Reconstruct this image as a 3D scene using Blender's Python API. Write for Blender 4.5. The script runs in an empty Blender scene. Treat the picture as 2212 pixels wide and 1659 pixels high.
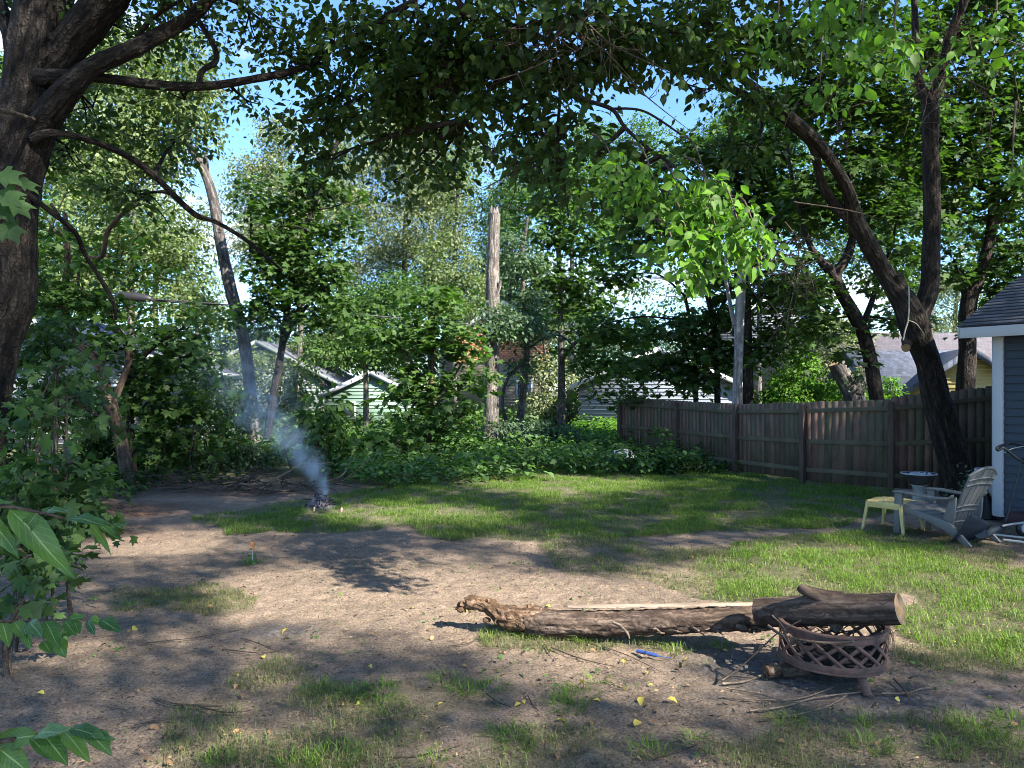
import bpy, math, random
import numpy as np
from mathutils import Vector, Matrix
R = math.radians
C = bpy.context.scene.collection
scene = bpy.context.scene
rng = np.random.default_rng(11)
random.seed(5)

# ------------------------------------------------------------------ camera, sky, sun, exposure
S, F, CX, HZ, H = 2212 / 1024.0, 760.0, 512.0, 388.0, 1.9
cam_d = bpy.data.cameras.new("camera")
cam = bpy.data.objects.new("camera", cam_d)
C.objects.link(cam)
cam.location = (0, 0, H)
cam.rotation_euler = (R(90), 0, 0)
cam_d.sensor_width = 36.0
cam_d.lens = 36.0 * F / 1024.0
cam_d.shift_y = (HZ - 384.0) / 1024.0
cam_d.clip_start = 0.05
cam_d.clip_end = 2000
scene.camera = cam

SUN_EL = R(38)
SUN_AZ = np.array([0.75, -0.66]) / math.hypot(0.75, 0.66)      # towards the sun, in plan
SUN = Vector((SUN_AZ[0] * math.cos(SUN_EL), SUN_AZ[1] * math.cos(SUN_EL), math.sin(SUN_EL)))
world = bpy.data.worlds.new("World")
scene.world = world
world.use_nodes = True
wn, wl = world.node_tree.nodes, world.node_tree.links
wn.clear()
sky = wn.new("ShaderNodeTexSky")
sky.sky_type = 'NISHITA'
sky.sun_disc = False
sky.sun_elevation = SUN_EL
sky.sun_rotation = math.atan2(SUN.x, SUN.y)
sky.air_density = 1.0
sky.dust_density = 0.0
sky.ozone_density = 4.0
bgn = wn.new("ShaderNodeBackground")
bgn.inputs[1].default_value = 0.118
wo = wn.new("ShaderNodeOutputWorld")
tc = wn.new("ShaderNodeTexCoord")
mp = wn.new("ShaderNodeMapping")
mp.inputs['Scale'].default_value = (1.0, 1.0, 2.2)
mp.inputs['Location'].default_value = (0.35, 0.1, 0.0)
nz = wn.new("ShaderNodeTexNoise")
nz.inputs['Scale'].default_value = 3.4
nz.inputs['Detail'].default_value = 7
nz.inputs['Roughness'].default_value = 0.55
rp = wn.new("ShaderNodeValToRGB")
rp.color_ramp.elements[0].position = 0.56
rp.color_ramp.elements[1].position = 0.70
mx = wn.new("ShaderNodeMix")
mx.data_type = 'RGBA'
mx.inputs[7].default_value = (4.6, 4.7, 5.0, 1)
wl.new(tc.outputs['Generated'], mp.inputs[0])
wl.new(mp.outputs[0], nz.inputs[0])
wl.new(nz.outputs[0], rp.inputs[0])
wl.new(rp.outputs[0], mx.inputs[0])
tint = wn.new("ShaderNodeMix")
tint.data_type = 'RGBA'
tint.blend_type = 'MULTIPLY'
tint.inputs[0].default_value = 1.0
tint.inputs[7].default_value = (0.68, 0.83, 1.0, 1)
wl.new(sky.outputs[0], tint.inputs[6])
wl.new(tint.outputs[2], mx.inputs[6])
wl.new(mx.outputs[2], bgn.inputs[0])
wl.new(bgn.outputs[0], wo.inputs[0])

sl = bpy.data.lights.new("sun", 'SUN')
sl.energy = 4.9
sl.angle = R(0.7)
sl.color = (1.0, 0.93, 0.82)
so = bpy.data.objects.new("sun", sl)
C.objects.link(so)
so.rotation_euler = (-SUN).to_track_quat('-Z', 'Y').to_euler()
so.location = (20, -20, 30)

scene.view_settings.view_transform = 'Standard'
scene.view_settings.look = 'None'
scene.view_settings.exposure = 1.8
scene.view_settings.gamma = 1
scene.render.engine = 'CYCLES'
cy = scene.cycles
cy.max_bounces = 7
cy.diffuse_bounces = 4
cy.glossy_bounces = 2
cy.transmission_bounces = 6
cy.transparent_max_bounces = 8
cy.volume_bounces = 1
cy.caustics_reflective = False
cy.caustics_refractive = False
cy.use_denoising = True
cy.pixel_filter_type = 'BLACKMAN_HARRIS'
cy.filter_width = 0.95


# ------------------------------------------------------------------ helpers
def at(vx, vy, d):
    return np.array([(vx / S - CX) / F * d, d, H + (HZ - vy / S) / F * d])


def gd(vx, vy):
    d = F * H / (vy / S - HZ)
    return np.array([(vx / S - CX) / F * d, d, 0.0])


def _hash(ix, iy, iz, seed):
    n = (ix * 374761393 + iy * 668265263 + iz * 2147483647 + seed * 144269504) & 0xFFFFFFFF
    n = ((n ^ (n >> 13)) * 1274126177) & 0xFFFFFFFF
    n = n ^ (n >> 16)
    return (n & 0xFFFFFF) / float(0xFFFFFF)


def vnoise(P, scale=1.0, seed=0):
    P = np.asarray(P, float) * scale
    I = np.floor(P).astype(np.int64)
    f = P - I
    f = f * f * (3 - 2 * f)
    out = np.zeros(len(P))
    for dx in (0, 1):
        for dy in (0, 1):
            for dz in (0, 1):
                w = (f[:, 0] if dx else 1 - f[:, 0]) * (f[:, 1] if dy else 1 - f[:, 1]) * (f[:, 2] if dz else 1 - f[:, 2])
                out += w * _hash(I[:, 0] + dx, I[:, 1] + dy, I[:, 2] + dz, seed)
    return out


def fbm(P, scale=1.0, seed=0, octs=3):
    s, a, t = 0, 1.0, 0
    for k in range(octs):
        s = s + a * vnoise(P, scale * 2 ** k, seed + k * 7)
        t += a
        a *= 0.5
    return s / t


def inpoly(X, Y, poly):
    ins = np.zeros(len(X), bool)
    n = len(poly)
    j = n - 1
    for i in range(n):
        xi, yi, xj, yj = poly[i][0], poly[i][1], poly[j][0], poly[j][1]
        c = ((yi > Y) != (yj > Y)) & (X < (xj - xi) * (Y - yi) / (yj - yi + 1e-12) + xi)
        ins ^= c
        j = i
    return ins


def to_view(P):
    """view pixel of world points (for planning where leaves go)"""
    d = np.maximum(P[:, 1], 0.01)
    return (P[:, 0] / d * F + CX) * S, (HZ - (P[:, 2] - H) / d * F) * S


class MB:
    def __init__(self):
        self.V, self.A, self.F, self.n = [], [], [], 0

    def add(self, V, faces, mi=0, A=None):
        V = np.asarray(V, float).reshape(-1, 3)
        if A is None:
            A = V.copy()
        for f in (faces if isinstance(faces, list) else [faces]):
            f = np.asarray(f, np.int64)
            if f.ndim == 1:
                f = f[None, :]
            self.F.append((f + self.n, mi))
        self.V.append(V)
        self.A.append(A)
        self.n += len(V)

    def box(self, c, s, M=None, mi=0, taper=1.0):
        x, y, z = np.array(s) / 2.0
        v = np.array([(-x, -y, -z), (x, -y, -z), (x, y, -z), (-x, y, -z), (-x * taper, -y * taper, z), (x * taper, -y * taper, z), (x * taper, y * taper, z), (-x * taper, y * taper, z)])
        if M is not None:
            v = v @ np.array(M).T
        self.add(v + np.array(c), np.array([(0, 3, 2, 1), (4, 5, 6, 7), (0, 1, 5, 4), (1, 2, 6, 5), (2, 3, 7, 6), (3, 0, 4, 7)]), mi, v.copy())

    def prism(self, poly, a, b, mi=0, M=None, c=(0, 0, 0)):
        """poly (u,w) in the XZ plane extruded in Y from a to b"""
        n = len(poly)
        v = np.array([(p[0], a, p[1]) for p in poly] + [(p[0], b, p[1]) for p in poly], float)
        if M is not None:
            v = v @ np.array(M).T
        f = [np.arange(n), np.arange(2 * n - 1, n - 1, -1)]
        q = np.array([(i, i + n, (i + 1) % n + n, (i + 1) % n) for i in range(n)])
        self.add(v + np.array(c), [f[0], f[1], q], mi)

    def tube(self, pts, rad, nseg=10, sub=4, rough=0.0, seed=0, cap=True, fine=0.0, mi=0, capmi=None, flat=1.0):
        pts = np.asarray(pts, float)
        rad = np.asarray(rad, float)
        n = len(pts)
        if sub > 1 and n > 1:
            P, Q = [], []
            for i in range(n - 1):
                p0, p1, p2, p3 = pts[max(i - 1, 0)], pts[i], pts[i + 1], pts[min(i + 2, n - 1)]
                for k in range(sub):
                    t = k / sub
                    P.append(0.5 * ((2 * p1) + (-p0 + p2) * t + (2 * p0 - 5 * p1 + 4 * p2 - p3) * t * t + (-p0 + 3 * p1 - 3 * p2 + p3) * t ** 3))
                    Q.append(rad[i] * (1 - t) + rad[i + 1] * t)
            P.append(pts[-1])
            Q.append(rad[-1])
            pts, rad = np.array(P), np.array(Q)
            n = len(pts)
        T = np.gradient(pts, axis=0)
        T /= np.linalg.norm(T, axis=1)[:, None] + 1e-9
        u = np.cross(T[0], (0, 0, 1.0))
        if np.linalg.norm(u) < 0.1:
            u = np.cross(T[0], (0, 1.0, 0))
        u /= np.linalg.norm(u)
        ang = np.linspace(0, 2 * np.pi, nseg, endpoint=False)
        V = np.zeros((n, nseg, 3))
        A = np.zeros((n, nseg, 3))
        L = np.concatenate([[0], np.cumsum(np.linalg.norm(np.diff(pts, axis=0), axis=1))])
        for i in range(n):
            u = u - T[i] * np.dot(u, T[i])
            u /= np.linalg.norm(u) + 1e-9
            w = np.cross(T[i], u)
            ring = np.outer(np.cos(ang), u) + np.outer(np.sin(ang), w) * flat
            V[i] = ring
            A[i] = np.stack([np.cos(ang) * rad[i], np.sin(ang) * rad[i], np.full(nseg, L[i])], 1)
        k = 1.0
        if rough or fine:
            q = A.reshape(-1, 3) / max(rad.max(), 1e-4)
            k = 1 + rough * 2 * (fbm(q * np.array([1, 1, .35]) + seed * 3.1, 1.3, seed) - 0.5)
            if fine:
                k = k + fine * 2 * (vnoise(q * np.array([1, 1, .12]), 7.0, seed + 3) - 0.5) + fine * (vnoise(q * np.array([1, 1, .2]), 14.0, seed + 5) - 0.5)
            k = k.reshape(n, nseg, 1)
        V = pts[:, None, :] + V * rad[:, None, None] * k
        idx = np.arange(n * nseg).reshape(n, nseg)
        a, b = idx[:-1], idx[1:]
        q = np.stack([a, np.roll(a, -1, 1), np.roll(b, -1, 1), b], -1).reshape(-1, 4)
        self.add(V.reshape(-1, 3), q, mi, A.reshape(-1, 3))
        if cap:
            cm = mi if capmi is None else capmi
            for r, ring in ((0, idx[0][::-1]), (1, idx[-1])):
                vv = V.reshape(-1, 3)[ring]
                self.add(vv, np.arange(nseg), cm, A.reshape(-1, 3)[ring])

    def build(self, name, mats, parent=None, smooth=True, org=None, bevel=0.0, fattr=None):
        V = np.concatenate(self.V)
        A = np.concatenate(self.A)
        if org is None and parent is not None:
            org = parent['_o'] if '_o' in parent else (0, 0, 0)
        if org is not None:
            V = V - np.array(org)
        loops = np.concatenate([f.ravel() for f, m in self.F]).astype(np.int32)
        tot = np.concatenate([np.full(len(f), f.shape[1]) for f, m in self.F])
        mi = np.concatenate([np.full(len(f), m) for f, m in self.F]).astype(np.int32)
        st = np.concatenate([[0], np.cumsum(tot)[:-1]]).astype(np.int32)
        me = bpy.data.meshes.new(name)
        me.vertices.add(len(V))
        me.vertices.foreach_set('co', V.astype(np.float32).ravel())
        me.loops.add(len(loops))
        me.loops.foreach_set('vertex_index', loops)
        me.polygons.add(len(st))
        me.polygons.foreach_set('loop_start', st)
        for m in (mats if isinstance(mats, (list, tuple)) else [mats]):
            me.materials.append(m)
        me.polygons.foreach_set('material_index', mi)
        if smooth:
            me.polygons.foreach_set('use_smooth', np.ones(len(st), bool))
        me.update(calc_edges=True)
        at_ = me.attributes.new('bark', 'FLOAT_VECTOR', 'POINT')
        at_.data.foreach_set('vector', A.astype(np.float32).ravel())
        if fattr:
            for kname, arr in fattr.items():
                a_ = me.attributes.new(kname, 'FLOAT', 'POINT')
                a_.data.foreach_set('value', arr.astype(np.float32))
        o = bpy.data.objects.new(name, me)
        C.objects.link(o)
        if parent is not None:
            o.parent = parent
            ro = parent['_o'] if '_o' in parent else (0, 0, 0)
            oo = org if org is not None else (0, 0, 0)
            o.location = [oo[i] - ro[i] for i in range(3)]
            o['_o'] = [float(v) for v in oo]
        elif org is not None:
            o.location = org
            o['_o'] = [float(v) for v in org]
        else:
            o['_o'] = [0.0, 0.0, 0.0]
        if bevel:
            bm = o.modifiers.new('bevel', 'BEVEL')
            bm.width = bevel
            bm.segments = 2
            bm.limit_method = 'ANGLE'
        return o


def thing(name, label, cat, loc=(0, 0, 0), group=None):
    o = bpy.data.objects.new(name, None)
    C.objects.link(o)
    o.location = loc
    o.empty_display_size = 0.2
    o['_o'] = [float(v) for v in loc]
    tag(o, label, cat, group)
    return o


def tag(o, label=None, cat=None, group=None, kind=None):
    if label:
        o['label'] = label
    if cat:
        o['category'] = cat
    if group:
        o['group'] = group
    if kind:
        o['kind'] = kind
    return o


# ------------------------------------------------------------------ materials
def mat(name):
    m = bpy.data.materials.new(name)
    m.use_nodes = True
    n, l = m.node_tree.nodes, m.node_tree.links
    return m, n, l, n['Principled BSDF']


def noise_ramp(n, l, vec, scale, cols, detail=4, rough=.6, mapping=None):
    t = n.new('ShaderNodeTexNoise')
    t.inputs['Scale'].default_value = scale
    t.inputs['Detail'].default_value = detail
    t.inputs['Roughness'].default_value = rough
    if mapping:
        m = n.new('ShaderNodeMapping')
        m.inputs['Scale'].default_value = mapping
        l.new(vec, m.inputs[0])
        vec = m.outputs[0]
    l.new(vec, t.inputs['Vector'])
    r = n.new('ShaderNodeValToRGB')
    e = r.color_ramp.elements
    e[0].position, e[0].color = cols[0][0], (*cols[0][1], 1)
    e[1].position, e[1].color = cols[-1][0], (*cols[-1][1], 1)
    for p, c in cols[1:-1]:
        k = e.new(p)
        k.color = (*c, 1)
    l.new(t.outputs[0], r.inputs[0])
    return t.outputs[0], r.outputs[0]


def mixc(n, l, fac, a, b, mode='MIX'):
    m = n.new('ShaderNodeMix')
    m.data_type = 'RGBA'
    m.blend_type = mode
    if isinstance(fac, float):
        m.inputs[0].default_value = fac
    else:
        l.new(fac, m.inputs[0])
    for sock, v in ((6, a), (7, b)):
        if isinstance(v, tuple):
            m.inputs[sock].default_value = (*v, 1)
        else:
            l.new(v, m.inputs[sock])
    return m.outputs[2]


def bump(n, l, h, p, strength=.5, dist=.02, nrm=None):
    b = n.new('ShaderNodeBump')
    b.inputs['Strength'].default_value = strength
    b.inputs['Distance'].default_value = dist
    l.new(h, b.inputs['Height'])
    if nrm is not None:
        l.new(nrm, b.inputs['Normal'])
    if p is not None:
        l.new(b.outputs[0], p.inputs['Normal'])
    return b.outputs[0]


def attr(n, name):
    a = n.new('ShaderNodeAttribute')
    a.attribute_name = name
    return a


def leaf_mat(name, col, trans=.42, var=.5, yellow=.15, rough=.55, veins=False):
    m, n, l, p = mat(name)
    g = n.new('ShaderNodeNewGeometry')
    r = n.new('ShaderNodeValToRGB')
    e = r.color_ramp.elements
    c = np.array(col)
    e[0].position, e[0].color = 0, (*(c * (1 - var)), 1)
    e[1].position, e[1].color = 1, (*(c * (1 + var) + np.array([yellow * .12, yellow * .08, 0])), 1)
    k = e.new(.5)
    k.color = (*c, 1)
    l.new(g.outputs['Random Per Island'], r.inputs[0])
    colr = r.outputs[0]
    if veins:
        tcn = n.new('ShaderNodeTexCoord')
        _, vv = noise_ramp(n, l, tcn.outputs['Object'], 55, [(.35, (.75, .8, .7)), (.7, (1.2, 1.15, 1.1))])
        colr = mixc(n, l, 1.0, colr, vv, 'MULTIPLY')
    l.new(colr, p.inputs['Base Color'])
    p.inputs['Roughness'].default_value = rough
    p.inputs['Specular IOR Level'].default_value = .28
    t = n.new('ShaderNodeBsdfTranslucent')
    tcx = mixc(n, l, 1.0, colr, (1.5, 1.9, .55), 'MULTIPLY')
    l.new(tcx, t.inputs[0])
    ms = n.new('ShaderNodeMixShader')
    ms.inputs[0].default_value = trans
    l.new(p.outputs[0], ms.inputs[1])
    l.new(t.outputs[0], ms.inputs[2])
    l.new(ms.outputs[0], n['Material Output'].inputs[0])
    return m


def bark_mat(name, dark, light, scale=14, stretch=.16, moss=None, bstr=.9, bdist=.03):
    m, n, l, p = mat(name)
    a = attr(n, 'bark').outputs['Vector']
    h, c = noise_ramp(n, l, a, scale, [(.36, tuple(np.array(dark) * .55)), (.52, dark), (.68, light)], 5, .6, (1, 1, stretch))
    v = n.new('ShaderNodeTexVoronoi')
    v.feature = 'DISTANCE_TO_EDGE'
    v.inputs['Scale'].default_value = scale * .9
    mpn = n.new('ShaderNodeMapping')
    mpn.inputs['Scale'].default_value = (1, 1, stretch * .9)
    ns = n.new('ShaderNodeTexNoise')
    ns.inputs['Scale'].default_value = scale * .6
    add = n.new('ShaderNodeMixRGB')
    add.blend_type = 'ADD'
    add.inputs[0].default_value = .12
    l.new(a, ns.inputs[0])
    l.new(a, add.inputs[1])
    l.new(ns.outputs['Color'], add.inputs[2])
    l.new(add.outputs[0], mpn.inputs[0])
    l.new(mpn.outputs[0], v.inputs['Vector'])
    rr = n.new('ShaderNodeValToRGB')
    rr.color_ramp.elements[0].color = (.35, .33, .32, 1)
    rr.color_ramp.elements[1].position = .25
    l.new(v.outputs[0], rr.inputs[0])
    c = mixc(n, l, .85, c, rr.outputs[0], 'MULTIPLY')
    _, big = noise_ramp(n, l, a, 1.6, [(.35, (.72, .72, .75)), (.7, (1.18, 1.12, 1.05))], 3)
    c = mixc(n, l, 1.0, c, big, 'MULTIPLY')
    if moss:
        f, mm = noise_ramp(n, l, a, 2.3, [(.5, (0, 0, 0)), (.66, (1, 1, 1))], 4)
        c = mixc(n, l, mm, c, moss)
    l.new(c, p.inputs['Base Color'])
    p.inputs['Roughness'].default_value = .92
    p.inputs['Specular IOR Level'].default_value = .2
    b1 = bump(n, l, v.outputs[0], None, bstr, bdist)
    bump(n, l, h, p, bstr * .7, bdist, b1)
    return m


def plain(name, col, rough=.6, var=.15, scale=6, metal=0, bmp=.0, coord='Object', bscale=40):
    m, n, l, p = mat(name)
    t = n.new('ShaderNodeTexCoord').outputs[coord]
    c = np.array(col)
    _, cc = noise_ramp(n, l, t, scale, [(.3, tuple(c * (1 - var))), (.7, tuple(c * (1 + var)))])
    l.new(cc, p.inputs['Base Color'])
    p.inputs['Roughness'].default_value = rough
    p.inputs['Metallic'].default_value = metal
    if bmp:
        h, _ = noise_ramp(n, l, t, bscale, [(.3, (0, 0, 0)), (.7, (1, 1, 1))])
        bump(n, l, h, p, bmp, .01)
    return m


def wood_mat(name, col, var=.35, grain=(8, 8, .7), rough=.85, isl=.45, green=None, scale=9):
    """grain runs along the local Z of the stored coordinate"""
    m, n, l, p = mat(name)
    a = attr(n, 'bark').outputs['Vector']
    c = np.array(col)
    g = n.new('ShaderNodeNewGeometry')
    off = n.new('ShaderNodeVectorMath')
    off.operation = 'MULTIPLY_ADD'
    off.inputs[1].default_value = (1, 1, 1)
    l.new(a, off.inputs[0])
    cmb = n.new('ShaderNodeCombineXYZ')
    ml = n.new('ShaderNodeMath')
    ml.operation = 'MULTIPLY'
    ml.inputs[1].default_value = 37.0
    l.new(g.outputs['Random Per Island'], ml.inputs[0])
    l.new(ml.outputs[0], cmb.inputs[0])
    l.new(ml.outputs[0], cmb.inputs[2])
    l.new(cmb.outputs[0], off.inputs[2])
    h, cc = noise_ramp(n, l, off.outputs[0], scale, [(.3, tuple(c * (1 - var))), (.5, tuple(c)), (.72, tuple(c * (1 + var)))], 6, .65, grain)
    r = n.new('ShaderNodeValToRGB')
    e = r.color_ramp.elements
    e[0].color = (1 - isl, 1 - isl, 1 - isl, 1)
    e[1].color = (1 + isl * .6, 1 + isl * .6, 1 + isl * .5, 1)
    if green:
        k = e.new(.35)
        k.color = (*green, 1)
        k = e.new(.65)
        k.color = (1.15, .92, 1.02, 1)
    l.new(g.outputs['Random Per Island'], r.inputs[0])
    cc = mixc(n, l, 1.0, cc, r.outputs[0], 'MULTIPLY')
    tob = n.new('ShaderNodeTexCoord').outputs['Object']
    _, blot = noise_ramp(n, l, tob, 2.6, [(.30, (.50, .52, .50)), (.50, (1, 1, 1)), (.70, (1.35, 1.28, 1.30))], 5, .65, (1, 1, .5))
    cc = mixc(n, l, .85, cc, blot, 'MULTIPLY')
    _, alg = noise_ramp(n, l, tob, 1.7, [(.48, (0, 0, 0)), (.68, (.6, .6, .6))], 4)
    cc = mixc(n, l, alg, cc, tuple(c * np.array([.62, .92, .72])))
    l.new(cc, p.inputs['Base Color'])
    p.inputs['Roughness'].default_value = rough
    bump(n, l, h, p, .35, .006)
    return m


M = {}
M['leaf_dark'] = leaf_mat('leaf_dark', (.041, .086, .022), .36)
M['leaf_over'] = leaf_mat('leaf_over', (.038, .078, .020), .30)
M['leaf_mid'] = leaf_mat('leaf_mid', (.066, .128, .034), .40)
M['leaf_light'] = leaf_mat('leaf_light', (.130, .172, .072), .34)  # less saturated: haze over the far trees put into the colour
M['leaf_hazy'] = leaf_mat('leaf_hazy', (.185, .212, .115), .30)  # palest far leaves, distance haze painted into their green
M['leaf_blue'] = leaf_mat('leaf_blue', (.082, .135, .080), .32)  # haze of far trees put into the green; nearer bushes share it
M['leaf_bright'] = leaf_mat('leaf_bright', (.090, .185, .030), .42, .5)  # sunlit tone put into the colour; yellow green shrubs use it too
M['leaf_low'] = leaf_mat('leaf_low', (.085, .165, .050), .38)
M['leaf_near'] = leaf_mat('leaf_near', (.065, .150, .045), .40, .3, veins=True)
M['leaf_maple'] = leaf_mat('leaf_maple', (.052, .105, .036), .36, .35)
M['yellow_leaf'] = leaf_mat('yellow_leaf', (.60, .47, .10), .2, .45)
M['grass'] = leaf_mat('grass', (.125, .205, .040), .35, .5, .3)
M['dry_grass'] = leaf_mat('dry_grass', (.125, .155, .062), .3, .5, .4)
M['bark_big'] = bark_mat('bark_big', (.030, .026, .023), (.072, .064, .057), 20, .12, bstr=1.0, bdist=.06)
M['bark_dark'] = bark_mat('bark_dark', (.045, .038, .032), (.092, .078, .067), 20, .14, bdist=.04)
M['bark_grey'] = bark_mat('bark_grey', (.15, .14, .13), (.27, .255, .24), 12, .18, bdist=.02)
M['bark_snag'] = bark_mat('bark_snag', (.24, .22, .20), (.44, .41, .38), 20, .12, bdist=.02)
M['bark_bare'] = bark_mat('bark_bare', (.42, .42, .43), (.62, .62, .64), 9, .07, bstr=.4, bdist=.01)
M['bark_brown'] = bark_mat('bark_brown', (.145, .105, .075), (.25, .19, .14), 12, .15, bdist=.02)
M['bark_far'] = bark_mat('bark_far', (.18, .17, .15), (.34, .33, .30), 10, .2, bstr=.4)
M['bark_log'] = bark_mat('bark_log', (.130, .095, .072), (.30, .23, .18), 22, .12, bdist=.012)
M['bark_firelog'] = bark_mat('bark_firelog', (.105, .078, .060), (.22, .17, .135), 20, .08, bstr=.7, bdist=.008)
M['rot'] = bark_mat('rot', (.18, .115, .070), (.40, .28, .19), 26, .35, bdist=.02)
M['twig'] = bark_mat('twig', (.12, .095, .075), (.26, .215, .17), 40, .15, bstr=.4, bdist=.004)
M['twig_pale'] = bark_mat('twig_pale', (.26, .205, .15), (.42, .35, .27), 40, .15, bstr=.4, bdist=.004)
def endgrain_mat():
    m, n, l, p = mat('endgrain')
    a = attr(n, 'bark').outputs['Vector']
    mpn = n.new('ShaderNodeMapping')
    mpn.inputs['Scale'].default_value = (1, 1, 0)
    l.new(a, mpn.inputs[0])
    w = n.new('ShaderNodeTexWave')
    w.wave_type = 'RINGS'
    w.rings_direction = 'Z'
    w.inputs['Scale'].default_value = 26
    w.inputs['Distortion'].default_value = 2.5
    w.inputs['Detail'].default_value = 3
    l.new(mpn.outputs[0], w.inputs[0])
    _, c0 = noise_ramp(n, l, a, 16, [(.3, (.20, .12, .06)), (.5, (.44, .28, .14)), (.75, (.60, .44, .25))], 5, .7)
    r = n.new('ShaderNodeValToRGB')
    r.color_ramp.elements[0].color = (.55, .5, .45, 1)
    l.new(w.outputs[1], r.inputs[0])
    c = mixc(n, l, .8, c0, r.outputs[0], 'MULTIPLY')
    l.new(c, p.inputs['Base Color'])
    p.inputs['Roughness'].default_value = .9
    bump(n, l, w.outputs[1], p, .4, .004)
    return m


M['endgrain'] = endgrain_mat()
M['fence'] = wood_mat('fence', (.140, .098, .074), .3, (9, 9, .5), green=(.80, 1.02, .86))
M['fence_post'] = wood_mat('fence_post', (.090, .062, .048), .3, (9, 9, .5), isl=.1)
M['board'] = wood_mat('board', (.36, .27, .20), .3, (.6, 9, 9), isl=.1)
M['post_grey'] = wood_mat('post_grey', (.16, .15, .14), .3)
M['resin_grey'] = plain('resin_grey', (.155, .158, .155), .45, .10, 5)
M['resin_yellow'] = plain('resin_yellow', (.60, .47, .18), .45, .12, 5)
M['iron'] = plain('iron', (.110, .062, .048), .75, .40, 11, bmp=.5, bscale=90)
M['white_trim'] = plain('white_trim', (.46, .48, .51), .5, .05, 3)
M['siding_blue'] = plain('siding_blue', (.027, .042, .060), .55, .10, 2)
M['mint'] = plain('mint', (.20, .30, .24), .7, .08, 2)
M['siding_pale'] = plain('siding_pale', (.17, .20, .20), .7, .08, 2)
M['siding_grey'] = plain('siding_grey', (.20, .225, .27), .7, .08, 2)
M['siding_cream'] = plain('siding_cream', (.30, .26, .19), .7, .06, 2)
M['yellow_wall'] = plain('yellow_wall', (.40, .32, .13), .7, .06, 2)
M['white_wall'] = plain('white_wall', (.22, .23, .25), .7, .06, 2)
M['tan_wall'] = plain('tan_wall', (.50, .40, .30), .7, .06, 2)
M['black_plastic'] = plain('black_plastic', (.018, .020, .024), .45, .25, 6)
M['shovel'] = plain('shovel', (.025, .035, .05), .4, .25, 6)
M['tarp'] = plain('tarp', (.012, .012, .013), .55, .3, 5, bmp=.5, bscale=14)
M['pole'] = plain('pole', (.40, .39, .37), .45, .15, 8)
M['white_pole'] = plain('white_pole', (.66, .62, .55), .5, .15, 8)
M['stone_bath'] = plain('stone_bath', (.27, .28, .25), .85, .25, 9, bmp=.4)
M['bowl_dark'] = plain('bowl_dark', (.05, .048, .05), .5, .3, 9)
M['white_stone'] = plain('white_stone', (.50, .50, .50), .8, .3, 7, bmp=.6, bscale=16)
M['ash'] = plain('ash', (.14, .125, .14), .95, .6, 16, bmp=1.0, bscale=35)
M['char'] = plain('char', (.022, .02, .02), .9, .5, 20, bmp=.6)
M['brick'] = plain('brick', (.34, .16, .10), .9, .3, 18, bmp=.5)
M['brick_wall'] = plain('brick_wall', (.50, .21, .12), .9, .2, 9)
M['blue'] = plain('blue', (.035, .075, .25), .4, .15, 9)
M['orange'] = plain('orange', (.85, .25, .05), .4, .1, 9)
M['cable'] = plain('cable', (.02, .02, .022), .5, .1, 9)
M['glass_dark'] = plain('glass_dark', (.03, .045, .06), .08, .1, 3)
M['rope'] = plain('rope', (.42, .38, .28), .8, .2, 40)
M['red'] = plain('red', (.055, .016, .018), .6, .2, 9)
M['clay'] = plain('clay', (.46, .47, .50), .7, .2, 12)
M['ember'] = plain('ember', (.36, .27, .20), .8, .3, 20)


def shingle_mat(name, col, rows=9.0, var=.3):
    m, n, l, p = mat(name)
    uv = attr(n, 'bark').outputs['Vector']
    b = n.new('ShaderNodeTexBrick')
    c = np.array(col)
    b.inputs['Color1'].default_value = (*(c * (1 - var)), 1)
    b.inputs['Color2'].default_value = (*(c * (1 + var)), 1)
    b.inputs['Mortar'].default_value = (*(c * .3), 1)
    b.inputs['Scale'].default_value = rows
    b.inputs['Mortar Size'].default_value = .025
    b.inputs['Brick Width'].default_value = .9
    b.inputs['Row Height'].default_value = 1.0
    l.new(uv, b.inputs['Vector'])
    _, v = noise_ramp(n, l, uv, 2.5, [(.3, (.8, .8, .8)), (.7, (1.2, 1.2, 1.2))])
    cc = mixc(n, l, 1.0, b.outputs[0], v, 'MULTIPLY')
    l.new(cc, p.inputs['Base Color'])
    p.inputs['Roughness'].default_value = .9
    bump(n, l, b.outputs['Fac'], p, -.5, .01)
    return m


M['shingle_dark'] = shingle_mat('shingle_dark', (.085, .092, .110), 7.0)
M['shingle_slate'] = shingle_mat('shingle_slate', (.075, .088, .12), 6.0)
M['shingle_mauve'] = shingle_mat('shingle_mauve', (.105, .092, .100), 5.0, .1)
M['shingle_grey'] = shingle_mat('shingle_grey', (.10, .107, .13), 5.0, .1)

# ground
gm, n, l, p = mat('dirt')
tcg = n.new('ShaderNodeTexCoord').outputs['Object']
_, c1 = noise_ramp(n, l, tcg, .55, [(.30, (.235, .186, .142)), (.52, (.318, .246, .185)), (.72, (.385, .292, .216))], 5, .6)
_, c2 = noise_ramp(n, l, tcg, 7.0, [(.30, (.66, .66, .68)), (.70, (1.20, 1.18, 1.15))], 6, .7)
_, c3 = noise_ramp(n, l, tcg, 60.0, [(.30, (.30, .28, .26)), (.50, (1, 1, 1)), (.72, (1.65, 1.6, 1.5))], 4, .7)
c = mixc(n, l, 1.0, c1, c2, 'MULTIPLY')
c = mixc(n, l, .85, c, c3, 'MULTIPLY')
vo = n.new('ShaderNodeTexVoronoi')
vo.inputs['Scale'].default_value = 34
l.new(tcg, vo.inputs['Vector'])
rv = n.new('ShaderNodeValToRGB')
rv.color_ramp.elements[0].position = .10
rv.color_ramp.elements[0].color = (.35, .30, .26, 1)
rv.color_ramp.elements[1].position = .24
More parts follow.
